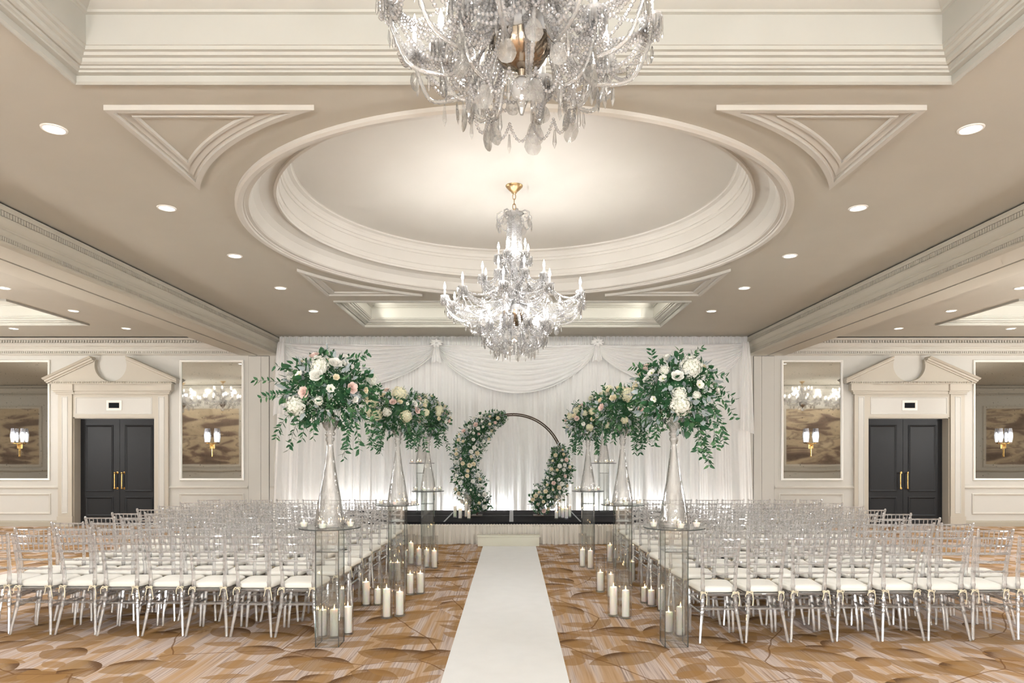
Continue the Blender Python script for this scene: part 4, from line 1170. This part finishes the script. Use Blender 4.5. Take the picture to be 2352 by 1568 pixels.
fx1 = [('hyd_white', (800 - 814) / K1, (573 - 290) / K1, .95), ('rose_white', (985 - 814) / K1, (573 - 265) / K1, 1.25), ('rose_white', (785 - 814) / K1, (573 - 430) / K1, 1.25), ('rose_white', (1095 - 814) / K1, (573 - 250) / K1, .8),
       ('hyd_white', (480 - 814) / K1, (573 - 790) / K1, 1.05), ('rose_blush', (680 - 814) / K1, (573 - 150) / K1, 1.0), ('rose_blush', (625 - 814) / K1, (573 - 640) / K1, 1.05), ('rose_blush', (1200 - 814) / K1, (573 - 575) / K1, 1.05),
       ('lis', (540 - 814) / K1, (573 - 410) / K1, 1.05), ('lis', (960 - 814) / K1, (573 - 590) / K1, 1.0), ('hyd_white', (800 - 814) / K1, (573 - 745) / K1, .5), ('rose_white', (300 - 814) / K1, (573 - 720) / K1, .6), ('rose_white', (1235 - 814) / K1, (573 - 715) / K1, .6), ('lis', (845 - 814) / K1, (573 - 110) / K1, .8), ('rose_cream', (1340 - 814) / K1, (573 - 690) / K1, .9)]
v1 = [(-.30, .05, -1, .25, .34, .2), (-.30, -.04, -1, .1, .26, .5), (-.22, -.2, -.55, -.5, .36, 1.2), (-.26, -.18, -.8, -.3, .30, 1.6), (-.13, -.22, -.3, -.8, .24, 1), (-.08, -.24, -.1, -1, .2, 1), (.14, -.22, .25, -.8, .40, 1.2), (.20, -.2, .5, -.7, .36, 1.3), (.26, -.18, .6, -.6, .36, 1.5), (.30, -.1, .8, -.3, .38, 1.7), (.17, -.22, .15, -1, .3, 1),
      (.18, .24, .8, .5, .22, .3), (.30, .0, 1, .1, .16, .6), (.0, .27, .1, 1, .08, 0), (-.3, .16, -.8, .4, .2, .3)]
x, y, zt = stand_top[(-1, 0)]
bouquet(x, y, zt + VH + .004, 2.175, .365, .305, 'large white and blush bouquet nearest the camera, left of the runner', 11, fx1, 16, ['rose_white', 'lis', 'rose_cream', 'hyd_white'], v1, 1250, -.01)
fx2 = [('hyd_white', (760 - 633) / K1, (633 - 310) / K1, 1.15), ('hyd_white', (580 - 633) / K1, (633 - 665) / K1, .75), ('hyd_white', (605 - 633) / K1, (633 - 800) / K1, 1.1), ('rose_white', (570 - 633) / K1, (633 - 440) / K1, 1.15), ('lis', (275 - 633) / K1, (633 - 370) / K1, 1.05), ('lis', (390 - 633) / K1, (633 - 460) / K1, 1.0), ('lis', (850 - 633) / K1, (633 - 545) / K1, 1.1),
       ('rose_blush', (240 - 633) / K1, (633 - 280) / K1, .9), ('rose_white', (510 - 633) / K1, (633 - 150) / K1, 1.0), ('hyd_white', (420 - 633) / K1, (633 - 340) / K1, .55), ('rose_white', (1150 - 633) / K1, (633 - 590) / K1, .7), ('rose_white', (760 - 633) / K1, (633 - 345) / K1, .7), ('rose_white', (210 - 633) / K1, (633 - 455) / K1, .7), ('hyd_white', (810 - 633) / K1, (633 - 680) / K1, .45), ('rose_cream', (100 - 633) / K1, (633 - 520) / K1, .9)]
v2 = [(.18, -.2, .3, -.7, .44, 1.3), (.22, -.18, .35, -.75, .42, 1.4), (.24, -.15, .4, -.8, .34, 1.4), (.27, -.08, .9, -.2, .40, 1.6), (.30, .0, .9, 0, .34, 1.4), (.28, .06, 1, .2, .30, 1.0), (.20, -.2, .2, -.9, .36, 1.2), (.16, -.22, .1, -1, .3, 1), (.26, -.12, .6, -.6, .36, 1.5),
      (-.13, -.22, -.3, -.8, .24, 1.1), (-.17, -.2, -.3, -1, .2, 1), (-.2, .24, -.2, 1, .16, 0), (-.25, .2, -.9, .35, .16, .2), (.08, .27, .5, .6, .2, .4), (.02, .28, .1, 1, .12, .1), (.24, .16, .9, .3, .22, .8)]
x, y, zt = stand_top[(1, 0)]
bouquet(x, y, zt + VH + .004, 2.14, .35, .315, 'large white bouquet with long trailing greenery nearest the camera, right of the runner', 12, fx2, 15, ['rose_white', 'lis', 'rose_cream', 'lis'], v2, 1300, .01)
def genv(rr, n):
    o = []
    for i in range(n):
        a = rr.uniform(-.28, .28)
        if abs(a) < .1: a = math.copysign(.13, a)
        o.append((a, -.2, a * 1.2, -.8, rr.uniform(.16, .34), 1.2))
    return o + [(rr.uniform(-.2, .2), .24, rr.uniform(-.5, .5), 1, .12, .2), (-.18, .2, -.4, 1, .14, 0)]
PAL = ['rose_cream', 'rose_cream', 'hyd_cream', 'rose_blush', 'rose_white', 'hyd_cream', 'lis', 'rose_cream']
for (sg, i, seed, dz, dx) in ((-1, 1, 21, 2.125, -.01), (1, 1, 22, 2.15, .0), (-1, 2, 23, 2.195, .02), (1, 2, 24, 2.13, -.02), (-1, 3, 25, 2.57, 0), (1, 3, 26, 2.57, 0)):
    x, y, zt = stand_top[(sg, i)]; rr = random.Random(seed)
    side = 'left' if sg < 0 else 'right'
    fixed = []
    if (sg, i) == (-1, 1):
        k = 7.84 * 188.6; f = lambda a, c: ((a - 470) / k, (690 - c) / k)
        fixed = [('hyd_cream',) + f(540, 380) + (1.25,), ('rose_blush',) + f(460, 525) + (.95,), ('rose_blush',) + f(840, 655) + (1,), ('hyd_cream',) + f(675, 760) + (.95,), ('rose_cream',) + f(260, 400) + (.9,), ('rose_cream',) + f(575, 520) + (.8,), ('rose_white',) + f(800, 545) + (.9,), ('hyd_white',) + f(360, 690) + (.7,), ('hyd_cream',) + f(190, 740) + (.9,)]
    if (sg, i) == (1, 1):
        k = 7.84 * 188.6; f = lambda a, c: ((a - 1010) / k, (640 - c) / k)
        fixed = [('hyd_cream',) + f(1060, 390) + (1.25,), ('rose_blush',) + f(1240, 640) + (1.05,), ('rose_blush',) + f(615, 590) + (1,), ('rose_cream',) + f(800, 440) + (1.1,), ('rose_cream',) + f(740, 290) + (1,), ('rose_cream',) + f(920, 250) + (1,), ('lis',) + f(1065, 610) + (1,), ('rose_cream',) + f(1370, 500) + (.9,), ('rose_cream',) + f(600, 470) + (.9,), ('hyd_cream',) + f(980, 810) + (.6,)]
    bouquet(x, y, zt + VH + .004, dz - .01, .33, .28, 'white and cream bouquet %s of the runner on the stand %s' % (side, POS[i]), seed, fixed, 20 if fixed else 30, PAL, genv(rr, 11), 1000 if i < 3 else 700, dx)

# ------------------------------------------------------------------ floral moon arch
ax, ay, az, AR = .01, 13.35, SZ + .004, .985
t = thing('floral_arch', 'round bronze moon arch with white and blush flowers up both sides on the stage', 'arch', (ax, ay, az))
for (r_, yy) in ((AR, -.045), (AR - .028, .045)):
    b = MB(); b.tube([(r_ * math.cos(math.radians(q)), yy, AR + .014 + r_ * math.sin(math.radians(q))) for q in [-60 + 282 * k / 110 for k in range(111)]] + [(-.70, yy, .006)], .0125, 8); b.obj('hoop', MAT['hoop'], t)
b = MB()
for k in range(14):
    a = math.radians(-55 + 270 * k / 13); b.tube([(AR * math.cos(a), -.045, AR + .014 + AR * math.sin(a)), ((AR - .028) * math.cos(a), .045, AR + .014 + (AR - .028) * math.sin(a))], .007, 6)
b.obj('hoop_spacer', MAT['hoop'], t)
for xx in (-.70, .50):
    b = MB(); b.box(xx - .10, xx + .10, -.16, .16, .0, .010); b.tube([(xx, 0, .008), (xx, 0, .15)], .02, 8); b.obj('foot_plate', MAT['hoop'], t, smooth=False)
def garland(a0, a1, wfun, roff, nleaf, nfl, seed, bend):
    rr = random.Random(seed); b = MB()
    def cen(tt):
        a = math.radians(a0 + (a1 - a0) * tt); r_ = AR + roff(tt)
        if bend and tt > .78:
            am = math.radians(a0 + (a1 - a0) * .78); q = (tt - .78) / .22
            return Vector((r_ * math.cos(am) + (-.66 - r_ * math.cos(am)) * q, 0, (AR + r_ * math.sin(am)) * (1 - q) + .12 * q)), Vector((-1, 0, -.15)).normalized()
        return Vector((r_ * math.cos(a), 0, AR + r_ * math.sin(a))), Vector((math.cos(a), 0, math.sin(a)))
    for i in range(nleaf):
        tt = rr.random(); c, rad = cen(tt); w = wfun(tt); q = rdir(rr); f = rr.uniform(.45, 1.05)
        tang = Vector((-rad.z, 0, rad.x))
        p = c + rad * q.x * w * f + Vector((0, q.y * w * .75 * f - .03, 0)) + tang * q.z * w * .3
        if p.z < .07: p.z = .07 + rr.random() * .05
        foliage_bits(b, rr, p, (rad * q.x + Vector((0, q.y - .2, .1))), (.20, .36, .50, .74))
    b.cur = 0
    pts = [cen(k / 24)[0] + Vector((0, .0, 0)) for k in range(25)]
    rd = [max(.02, wfun(k / 24) * .33) for k in range(25)]
    for p, q in zip(pts, rd): p.z = max(p.z, q + .02)
    b.tube(pts, rd, 10)
    b.v = [(q[0], q[1], max(q[2], .003)) for q in b.v]
    o = b.obj('garland_foliage', LM, t, ang=80); o['kind'] = 'stuff'
    placed = []; k = 0; tries = 0
    while k < nfl and tries < 900:
        tries += 1; tt = rr.uniform(.06, .98); c, rad = cen(tt); w = wfun(tt); s_ = rr.uniform(-.85, .85)
        p = c + rad * s_ * w + Vector((0, -w * .75 * math.sqrt(1 - s_ * s_) - .04, 0))
        if p.z < .05 or any((p - q).length < .085 for q in placed): continue
        placed.append(p); k += 1
        flower(rr.choice(['rose_cream', 'rose_blush', 'rose_cream', 'rose_white', 'rose_cream', 'lis', 'rose_white']), t, p, rad * s_ * .8 + Vector((0, -1, .25)), rr.uniform(.55, 1.1), rr)
    for k in range(9):
        tt = rr.uniform(0, .8); c, rad = cen(tt); vine(t, rr, c + rad * rr.choice((-1, 1)) * wfun(tt) * .7, rad * rr.choice((-1, 1)) + Vector((0, -.3, rr.uniform(-.5, .5))), rr.uniform(.14, .26), .6, 'greenery_sprig', .05)
sm = lambda x: max(0, min(1, x))
garland(98, 250, lambda q: .09 + .21 * sm(q / .22) - .06 * sm((q - .75) / .25), lambda q: -.04, 3600, 58, 51, 1)
garland(22, -62, lambda q: .10 + .16 * sm(q / .25) - .04 * sm((q - .8) / .2), lambda q: -.05 - .02 * q, 2700, 42, 52, 0)

# ------------------------------------------------------------------ chandeliers
def bead_strand(parent, pts, r, name='bead_strand', step=None, mat='crystal'):
    b = MB(); pts = [Vector(p) for p in pts]
    acc = 0; step = step or r * 2.05; last = pts[0]; b.bead(tuple(last), r)
    for i in range(1, len(pts)):
        seg = (pts[i] - pts[i - 1]); ln = seg.length
        d = step - acc
        while d <= ln:
            b.bead(tuple(pts[i - 1] + seg * (d / ln)), r); d += step
        acc = ln - (d - step)
    return b.obj(name, MAT[mat], parent, smooth=False)
def hang(a, c, sag, n=16):
    a, c = Vector(a), Vector(c)
    return [a + (c - a) * (k / n) + Vector((0, 0, -sag * 4 * (k / n) * (1 - k / n))) for k in range(n + 1)]
def drop_mesh(name, w, h, kind):
    b = MB()
    if kind == 'spear': b.lathe([(.0005, 0), (w * .5, -h * .08), (w * .62, -h * .2), (w, -h * .72), (w * .55, -h * .86), (.0005, -h)], 6, cap0=False, cap1=False)
    elif kind == 'prism': b.lathe([(w * .3, 0), (w, -h * .06), (w, -h * .85), (.0005, -h)], 4, cap1=False)
    else:       # flat cut plaque
        n = 14; ring = []
        for k in range(n):
            a = 2 * PI * k / n; x = math.sin(a); z = -math.cos(a)
            ww = w * (abs(x) ** .8) * (1 - .35 * max(0, z)) * (1 + .05 * (k % 2))
            ring.append((math.copysign(ww, x), 0, -h * .5 - z * h * -.5 if False else -h * .5 + (-z) * h * .5 * -1))
        b.add([(0, -w * .22, -h * .55)] + ring + [(0, w * .22, -h * .55)], [(0, 1 + k, 1 + (k + 1) % n) for k in range(n)] + [(n + 1, 1 + (k + 1) % n, 1 + k) for k in range(n)])
    return b.mesh(name, MAT['crystal_clear'], smooth=False)
DM = {'spear': drop_mesh('crystal_pendant', .011, .10, 'spear'), 'prism': drop_mesh('crystal_prism', .007, .085, 'prism'), 'plaque': drop_mesh('crystal_plaque', .042, .105, 'plaque')}
def dish_mesh(r):
    b = MB(); b.lathe([(.012, -.03), (.02, -.02), (r * .6, -.006), (r, .014), (r * 1.02, .018), (r * .97, .018), (r * .55, .002), (.014, -.006)], 16, wob=lambda a, z: 1 + .05 * math.cos(8 * a) * (z > .0)); return b.mesh('drip_pan', MAT['crystal'], ang=30)
b = MB(); b.lathe([(.011, 0), (.0105, .075), (.006, .078)], 10); SLV = b.mesh('candle_sleeve', MAT['sleeve'])
b = MB(); b.lathe([(.006, 0), (.013, .018), (.0145, .032), (.011, .055), (.004, .078), (.0008, .09)], 10); BLB = b.mesh('bulb', MAT['bulb'])
DISH = dish_mesh(.05)
def chandelier(cx, cy, zb, ceil, label, tiers, colr, bowl, seed, rich=1.0, finial=True, bead=.0105, top=1.70, crown=True, power=60, lamp_z=.75):
    """tiers: (count, radius, dish height, arm root height, dip height, phase, strands)"""
    rr = random.Random(seed)
    t = thing('crystal_chandelier', label, 'chandelier', (cx, cy, zb), 0, 'crystal chandeliers')
    # canopy, chain
    b = MB(); b.lathe([(.10, 0), (.098, -.012), (.06, -.05), (.035, -.07), (.03, -.085), (.012, -.095)], 24, (0, 0, ceil - zb - .001)); b.obj('canopy', MAT['gold'], t)
    b = MB(); z = ceil - zb - .09; k = 0
    while z > top + .02:
        pts = [(.018 * math.cos(a) * (k % 2 == 0), .018 * math.cos(a) * (k % 2), z - .036 + .036 * math.sin(a)) for a in [2 * PI * q / 12 for q in range(12)]]
        b.tube(pts, .0048, 6, closed=True); z -= .058; k += 1
    b.obj('chain', MAT['gold'], t)
    # crown
    if crown:
        b = MB(); b.lathe([(.02, top + .02), (.05, top + .015), (.11, top - .005), (.105, top - .02), (.05, top - .055), (.03, top - .07)], 20, wob=lambda a, z: 1 + .06 * math.cos(10 * a)); b.obj('crown_dish', MAT['crystal'], t, ang=30)
        for k in range(8):
            a = 2 * PI * k / 8 + .2; ca, sa = math.cos(a), math.sin(a)
            pts = [((.04 + q[0]) * ca, (.04 + q[0]) * sa, top + q[1]) for q in ((0, -.06), (.05, -.01), (.11, .0), (.16, -.03), (.165, -.075), (.13, -.095), (.10, -.07))]
            b = MB(); b.tube(pts, .009, 8); b.obj('crown_scroll', MAT['crystal'], t)
            inst(DM['plaque'], 'crystal_plaque', t, (.205 * ca, .205 * sa, top - .10), (0, 0, a + PI / 2), 1.0)
            bead_strand(t, hang((.20 * ca, .20 * sa, top - .09), (.20 * math.cos(a + PI / 4), .20 * math.sin(a + PI / 4), top - .09), .07), bead * .8)
    # column with bead curtain
    z0, z1 = colr[1], top - .07
    b = MB(); b.lathe([(.03, z0), (.05, z0 + .02), (.028, z0 + .1), (.045, (z0 + z1) / 2), (.026, (z0 + z1) / 2 + .1), (.04, z1 - .05), (.03, z1)], 20); b.obj('column', MAT['crystal'], t, ang=30)
    for k in range(int(16 * rich)):
        a = 2 * PI * k / int(16 * rich); ca, sa = math.cos(a), math.sin(a)
        bead_strand(t, [((colr[0] + (colr[2] - colr[0]) * q ** 1.5) * ca, (colr[0] + (colr[2] - colr[0]) * q ** 1.5) * sa, z1 - (z1 - z0) * q) for q in [i / 12 for i in range(13)]], bead)
    # bowl
    bz, br, bh = bowl
    b = MB(); b.lathe([(.012, bz - bh - .03), (.02, bz - bh), (br * .40, bz - bh * .93), (br * .68, bz - bh * .72), (br * .88, bz - bh * .42), (br * .97, bz - bh * .15), (br, bz), (br * 1.02, bz + .008), (br * .9, bz + .008)], 24, wob=lambda a, z: 1 + .025 * math.cos(12 * a)); b.obj('bowl', MAT['bowl'], t, ang=50)
    b = MB(); b.lathe([(br * 1.02, bz + .006), (br * 1.22, bz + .05), (br * 1.26, bz + .054), (br * 1.05, bz + .0)], 32, wob=lambda a, z: 1 + .04 * math.cos(16 * a)); b.obj('bowl_rim', MAT['crystal'], t, ang=40)
    if finial:
        b = MB(); b.sphere((0, 0, bz - bh - .085), .055, 14, 10); b.lathe([(.02, bz - bh - .03), (.012, bz - bh - .04)], 12); b.obj('finial_ball', MAT['crystal'], t)
        b = MB(); b.lathe([(.03, bz - bh - .14), (.02, bz - bh - .16), (.008, bz - bh - .2)], 12); b.obj('finial', MAT['gold'] if bowl[1] < .132 else MAT['crystal_clear'], t)
    loose = MB()
    np_ = {'spear': 0, 'plaque': 0, 'prism': 0}
    def drop(kind, p, a, s_):
        nm = {'spear': 'crystal_pendant', 'plaque': 'crystal_plaque', 'prism': 'crystal_prism'}[kind]
        if np_[kind] < 90: inst(DM[kind], nm, t, p, (rr.uniform(-.06, .06), rr.uniform(-.06, .06), a), s_); np_[kind] += 1
        else:
            Mx = Matrix.Translation(p) @ Matrix.Rotation(a, 4, 'Z') @ Matrix.Scale(s_, 4); me = DM[kind]
            loose.add([tuple(Mx @ v.co) for v in me.vertices], [tuple(f.vertices) for f in me.polygons])
    for (n, r_, zd, zr, zdip, ph, st) in tiers:
        tips = []
        for k in range(n):
            a = 2 * PI * k / n + ph; ca, sa = math.cos(a), math.sin(a); jit = rr.uniform(-.01, .01)
            rad = r_ + jit
            P = [(.06, zr), (.06 + (rad - .06) * .18, zr - .02), (.06 + (rad - .06) * .42, zdip + .02), (.06 + (rad - .06) * .62, zdip - .012), (.06 + (rad - .06) * .84, zdip + .03), (rad * .985, zd - .10), (rad, zd - .03)]
            # smooth
            pts = []
            for i in range(len(P) - 1):
                for q in range(9):
                    u = q / 9; p0 = P[max(i - 1, 0)]; p1 = P[i]; p2 = P[i + 1]; p3 = P[min(i + 2, len(P) - 1)]
                    f = lambda A_, B_, C_, D_: .5 * (2 * B_ + (C_ - A_) * u + (2 * A_ - 5 * B_ + 4 * C_ - D_) * u * u + (3 * B_ - A_ - 3 * C_ + D_) * u ** 3)
                    pts.append((f(p0[0], p1[0], p2[0], p3[0]), f(p0[1], p1[1], p2[1], p3[1])))
            pts.append(P[-1])
            b = MB(); b.tube([(q[0] * ca, q[0] * sa, q[1]) for q in pts], [.0085 + .0035 * (i % 2) for i in range(len(pts))], 8); arm = b.obj('arm', MAT['arm_glass'], t, ang=60)
            tip = Vector((rad * ca, rad * sa, zd)); tips.append((tip, a, pts))
            inst(DISH, 'drip_pan', arm, tip); inst(SLV, 'candle_sleeve', arm, tip + Vector((0, 0, .004))); inst(BLB, 'bulb', arm, tip + Vector((0, 0, .082)))
            nq = 12 if rich > .5 else 5
            for q in range(nq):
                aa = a + 2 * PI * q / nq; drop('prism' if q % 2 else 'spear', tip + Vector((.05 * math.cos(aa), .05 * math.sin(aa), .004)), aa, rr.uniform(.75, 1.05))
            if rich > .5:
                for q in range(4):
                    aa = a + 2 * PI * (q + .5) / 4; bead_strand(t, hang(tip + Vector((.045 * math.cos(aa), .045 * math.sin(aa), 0)), tip + Vector((.045 * math.cos(aa + 1.6), .045 * math.sin(aa + 1.6), 0)), .09), bead * .85)
        for k in range(n):
            tip, a, pts = tips[k]; tp2 = tips[(k + 1) % n][0]
            for s_ in range(st[0]):      # dish to dish garlands
                bead_strand(t, hang(tip + Vector((0, 0, -.005)), tp2 + Vector((0, 0, -.005)), st[1] * (1 + .55 * s_)), bead)
            for s_ in range(st[2]):      # strands along the arm
                w_ = (s_ - (st[2] - 1) / 2) * .085
                ca, sa = math.cos(a + w_), math.sin(a + w_)
                root = Vector((.10 * ca, .10 * sa, zr + .06 + .05 * (s_ % 3)))
                bead_strand(t, hang(root, tip + Vector((0, 0, -.01)), abs(zr - zdip) * .35 + .04 + .045 * (s_ % 4)), bead)
            lowest = min(pts, key=lambda q: q[1])
            ca, sa = math.cos(a), math.sin(a)
            drop('plaque', (lowest[0] * ca, lowest[0] * sa, lowest[1] - .015), a + PI / 2 + rr.uniform(-.6, .6), rr.uniform(.8, 1.1))
            for q in (.35, .55, .8):
                p = pts[int(q * (len(pts) - 1))]; drop('spear', (p[0] * ca, p[0] * sa, p[1] - .012), a, rr.uniform(.7, 1.1))
            m_ = (tip + tp2) / 2; drop('plaque' if k % 2 else 'spear', m_ + Vector((0, 0, -st[1] - .02)), math.atan2(m_.y, m_.x) + PI / 2, rr.uniform(.8, 1.0))
            drop('plaque', tip + Vector((0, 0, -.12)), a + PI / 2, rr.uniform(.7, 1.0))
    if loose.v:
        o = loose.obj('small_crystals', MAT['crystal_clear'], t, smooth=False); o['kind'] = 'stuff'
    ld = bpy.data.lights.new('chandelier_lamp', 'POINT'); ld.energy = power; ld.shadow_soft_size = .03; ld.color = (1, .99, .97)
    return t, ld
def lamps(ld, cx, cy, z, r, n):
    for k in range(n):
        a = 2 * PI * k / n + .3
        o = bpy.data.objects.new('chandelier_lamp', ld); C.objects.link(o); o.location = (cx + r * math.cos(a), cy + r * math.sin(a), z)

# big chandelier under the round drum
t, ld = chandelier(.02, 7.86, 2.70, 4.71, 'many tiered crystal chandelier hanging from the round dome above the chairs',
    [(10, .80, .70, .62, .44, .17, (3, .09, 5)), (8, .37, .94, .78, .80, .3, (3, .08, 4)), (5, .18, 1.20, 1.02, 1.08, .5, (2, .05, 2)), (10, .385, .40, .50, .16, .1, (3, .08, 4))],
    (.075, .60, .15), (.56, .131, .17), 61, 1.25, True, .0105, 1.70, True, 15, .8)
lamps(ld, .02, 7.86, 3.50, .78, 6)
lamps(ld, .02, 7.86, 3.98, .0, 1)
lb = ld.copy(); lb.energy = 3.5; lamps(lb, .02, 7.86, 3.20, .30, 4)
# bottom basket of the big chandelier
def basket(t, r0, z0, zb, n, bead, ring_drops):
    for k in range(n):
        a = 2 * PI * k / n; ca, sa = math.cos(a), math.sin(a)
        bead_strand(t, [(r0 * math.cos(q * PI / 2) ** .8 * ca, r0 * math.cos(q * PI / 2) ** .8 * sa, z0 - (z0 - zb) * math.sin(q * PI / 2)) for q in [i / 14 for i in range(14)]], bead)
        if ring_drops:
            inst(DM['plaque'], 'crystal_plaque', t, (r0 * .93 * ca, r0 * .93 * sa, z0 - (z0 - zb) * .45), (0, 0, a + PI / 2), .8)
            inst(DM['spear'], 'crystal_pendant', t, (r0 * .6 * math.cos(a + .2), r0 * .6 * math.sin(a + .2), zb + .02), (0, 0, a), .9)
basket(t, .40, .36, .08, 16, .0105, True)
# chandelier in the nearer rectangular coffer, cut by the top of the frame
t, ld = chandelier(.042, 3.1, 3.06, 4.57, 'large crystal chandelier hanging from the rectangular coffer, its top out of frame',
    [(10, .60, .60, .62, .30, .12, (3, .08, 6)), (7, .37, .46, .55, .215, .35, (2, .07, 5)), (6, .36, .90, .82, .80, .2, (2, .08, 2))],
    (.06, .50, .20), (.45, .135, .125), 62, 1.5, True, .0095, 1.25, True, 4, .7)
lamps(ld, .042, 3.1, 3.74, .57, 5)
for k in range(14):
    a = 2 * PI * k / 14; ca, sa = math.cos(a), math.sin(a); a2 = a + 2 * PI / 14
    bead_strand(t, hang((.25 * ca, .25 * sa, .20), (.25 * math.cos(a2), .25 * math.sin(a2), .20), .085), .008)
    inst(DM['plaque' if k % 2 else 'spear'], 'crystal_plaque' if k % 2 else 'crystal_pendant', t, (.26 * ca, .26 * sa, .155), (0, 0, a + PI / 2 + .4), 1.0 if k % 2 else .95)
    bead_strand(t, hang((.57 * ca, .57 * sa, .56), (.13 * ca, .13 * sa, .86), .10), .0085)
# smaller chandeliers in the side bays, seen in the mirrors
for sg, nm in ((-1, 'left'), (1, 'right')):
    for (x, y, w) in ((10.35, 5.6, 'whole'), (12.1, 4.95, 'partly cut')):
        t, ld = chandelier(sg * x, y, 2.98, 4.15, 'crystal chandelier reflected in the %s mirror beside the drape, %s in its glass' % (nm, w),
            [(12, .60, .52, .42, .30, .1, (1, .08, 1)), (6, .32, .80, .6, .66, .2, (1, .06, 1))], (.06, .3, .12), (.34, .10, .12), 70 + int(x) + sg, .5, True, .012, 1.0, False, 22, .5)
        lamps(ld, sg * x, y, 3.75, .5, 3)

# ------------------------------------------------------------------ lights behind and below the drape, in the coffers
def point(loc, e, col, size=.05, nm='lamp'):
    ld = bpy.data.lights.new(nm, 'POINT'); ld.energy = e; ld.color = col; ld.shadow_soft_size = size
    o = bpy.data.objects.new(nm, ld); C.objects.link(o); o.location = loc; return o
for x in (-4.45, -3.6, -2.85, -2.1, -1.25, -.2, .85, 1.75, 2.5, 3.2, 3.95, 4.6):
    point((x, YD + .17, .12 if abs(x) > 3.7 else .42), UP_E, (.97, .98, 1), .03, 'drape_uplight')

def area(loc, sx, sy, e, rot, col=(1, .965, .88)):  # rectangular fill lamps added to brighten the coffer insides
    ld = bpy.data.lights.new('coffer_fill_lamp', 'AREA'); ld.shape = 'RECTANGLE'; ld.size = sx; ld.size_y = sy; ld.energy = e; ld.color = col
    o = bpy.data.objects.new('coffer_fill_lamp', ld); C.objects.link(o); o.location = loc; o.rotation_euler = rot; return o

for (x0, x1, y0, y1, e) in ((-2.5, 2.5, 11.62, 13.3, 38), (8.7, 13.8, 11.5, 13.1, 34), (-13.8, -8.7, 11.5, 13.1, 34)):
    area(((x0 + x1) / 2, y0, 4.29), x1 - x0, .05, e, (math.radians(118), 0, 0))
    area((x0 - .1, (y0 + y1) / 2, 4.29), .05, y1 - y0, e * .2, (0, math.radians(-118), 0)); area((x1 + .1, (y0 + y1) / 2, 4.29), .05, y1 - y0, e * .2, (0, math.radians(118), 0))
w = bpy.data.worlds.new('room_air'); sc.world = w; w.use_nodes = True
w.node_tree.nodes['Background'].inputs[0].default_value = (1, .95, .88, 1); w.node_tree.nodes['Background'].inputs[1].default_value = .3
# unseen fill lamps added behind the camera and in the side bays, no fixtures
for (x, y, z, e) in ((0, -3.8, 1.9, 850), (-3.6, -2.8, 1.9, 430), (3.6, -2.8, 1.9, 430)):
    point((x, y, z), e, (.94, .97, 1), .35, 'rear_fill_lamp')
for sg in (-1, 1):
    for (x, y) in ((7.6, 8.2), (12.3, 9.3), (11.4, 11.6), (20, 7.6)): point((sg * x, y, 2.2), 150, (1, .985, .96), .5, 'side_fill_lamp')
cam = bpy.data.cameras.new('camera'); co_ = bpy.data.objects.new('camera', cam); C.objects.link(co_)
co_.location = (0, 0, H); co_.rotation_euler = (PI / 2, 0, 0)
cam.sensor_fit = 'HORIZONTAL'; cam.sensor_width = 36; cam.lens = F * 36 / 2352
cam.shift_x = -1 / 2352; cam.shift_y = (CY - 784) / 2352; cam.clip_start = .05; cam.clip_end = 100
sc.camera = co_
vs_ = sc.view_settings; sc.display_settings.display_device = 'sRGB'; vs_.view_transform = 'Standard'; vs_.look = 'None'; vs_.gamma = 1; vs_.use_curve_mapping = False
vs_.exposure = EXPO
cy = sc.cycles
cy.max_bounces = 14; cy.diffuse_bounces = 4; cy.glossy_bounces = 4; cy.transmission_bounces = 12; cy.transparent_max_bounces = 32
cy.caustics_reflective = False; cy.caustics_refractive = False; cy.sample_clamp_indirect = 4; cy.blur_glossy = .5
cy.use_denoising = True
cy.use_adaptive_sampling = True; cy.adaptive_threshold = .15; cy.adaptive_min_samples = 8
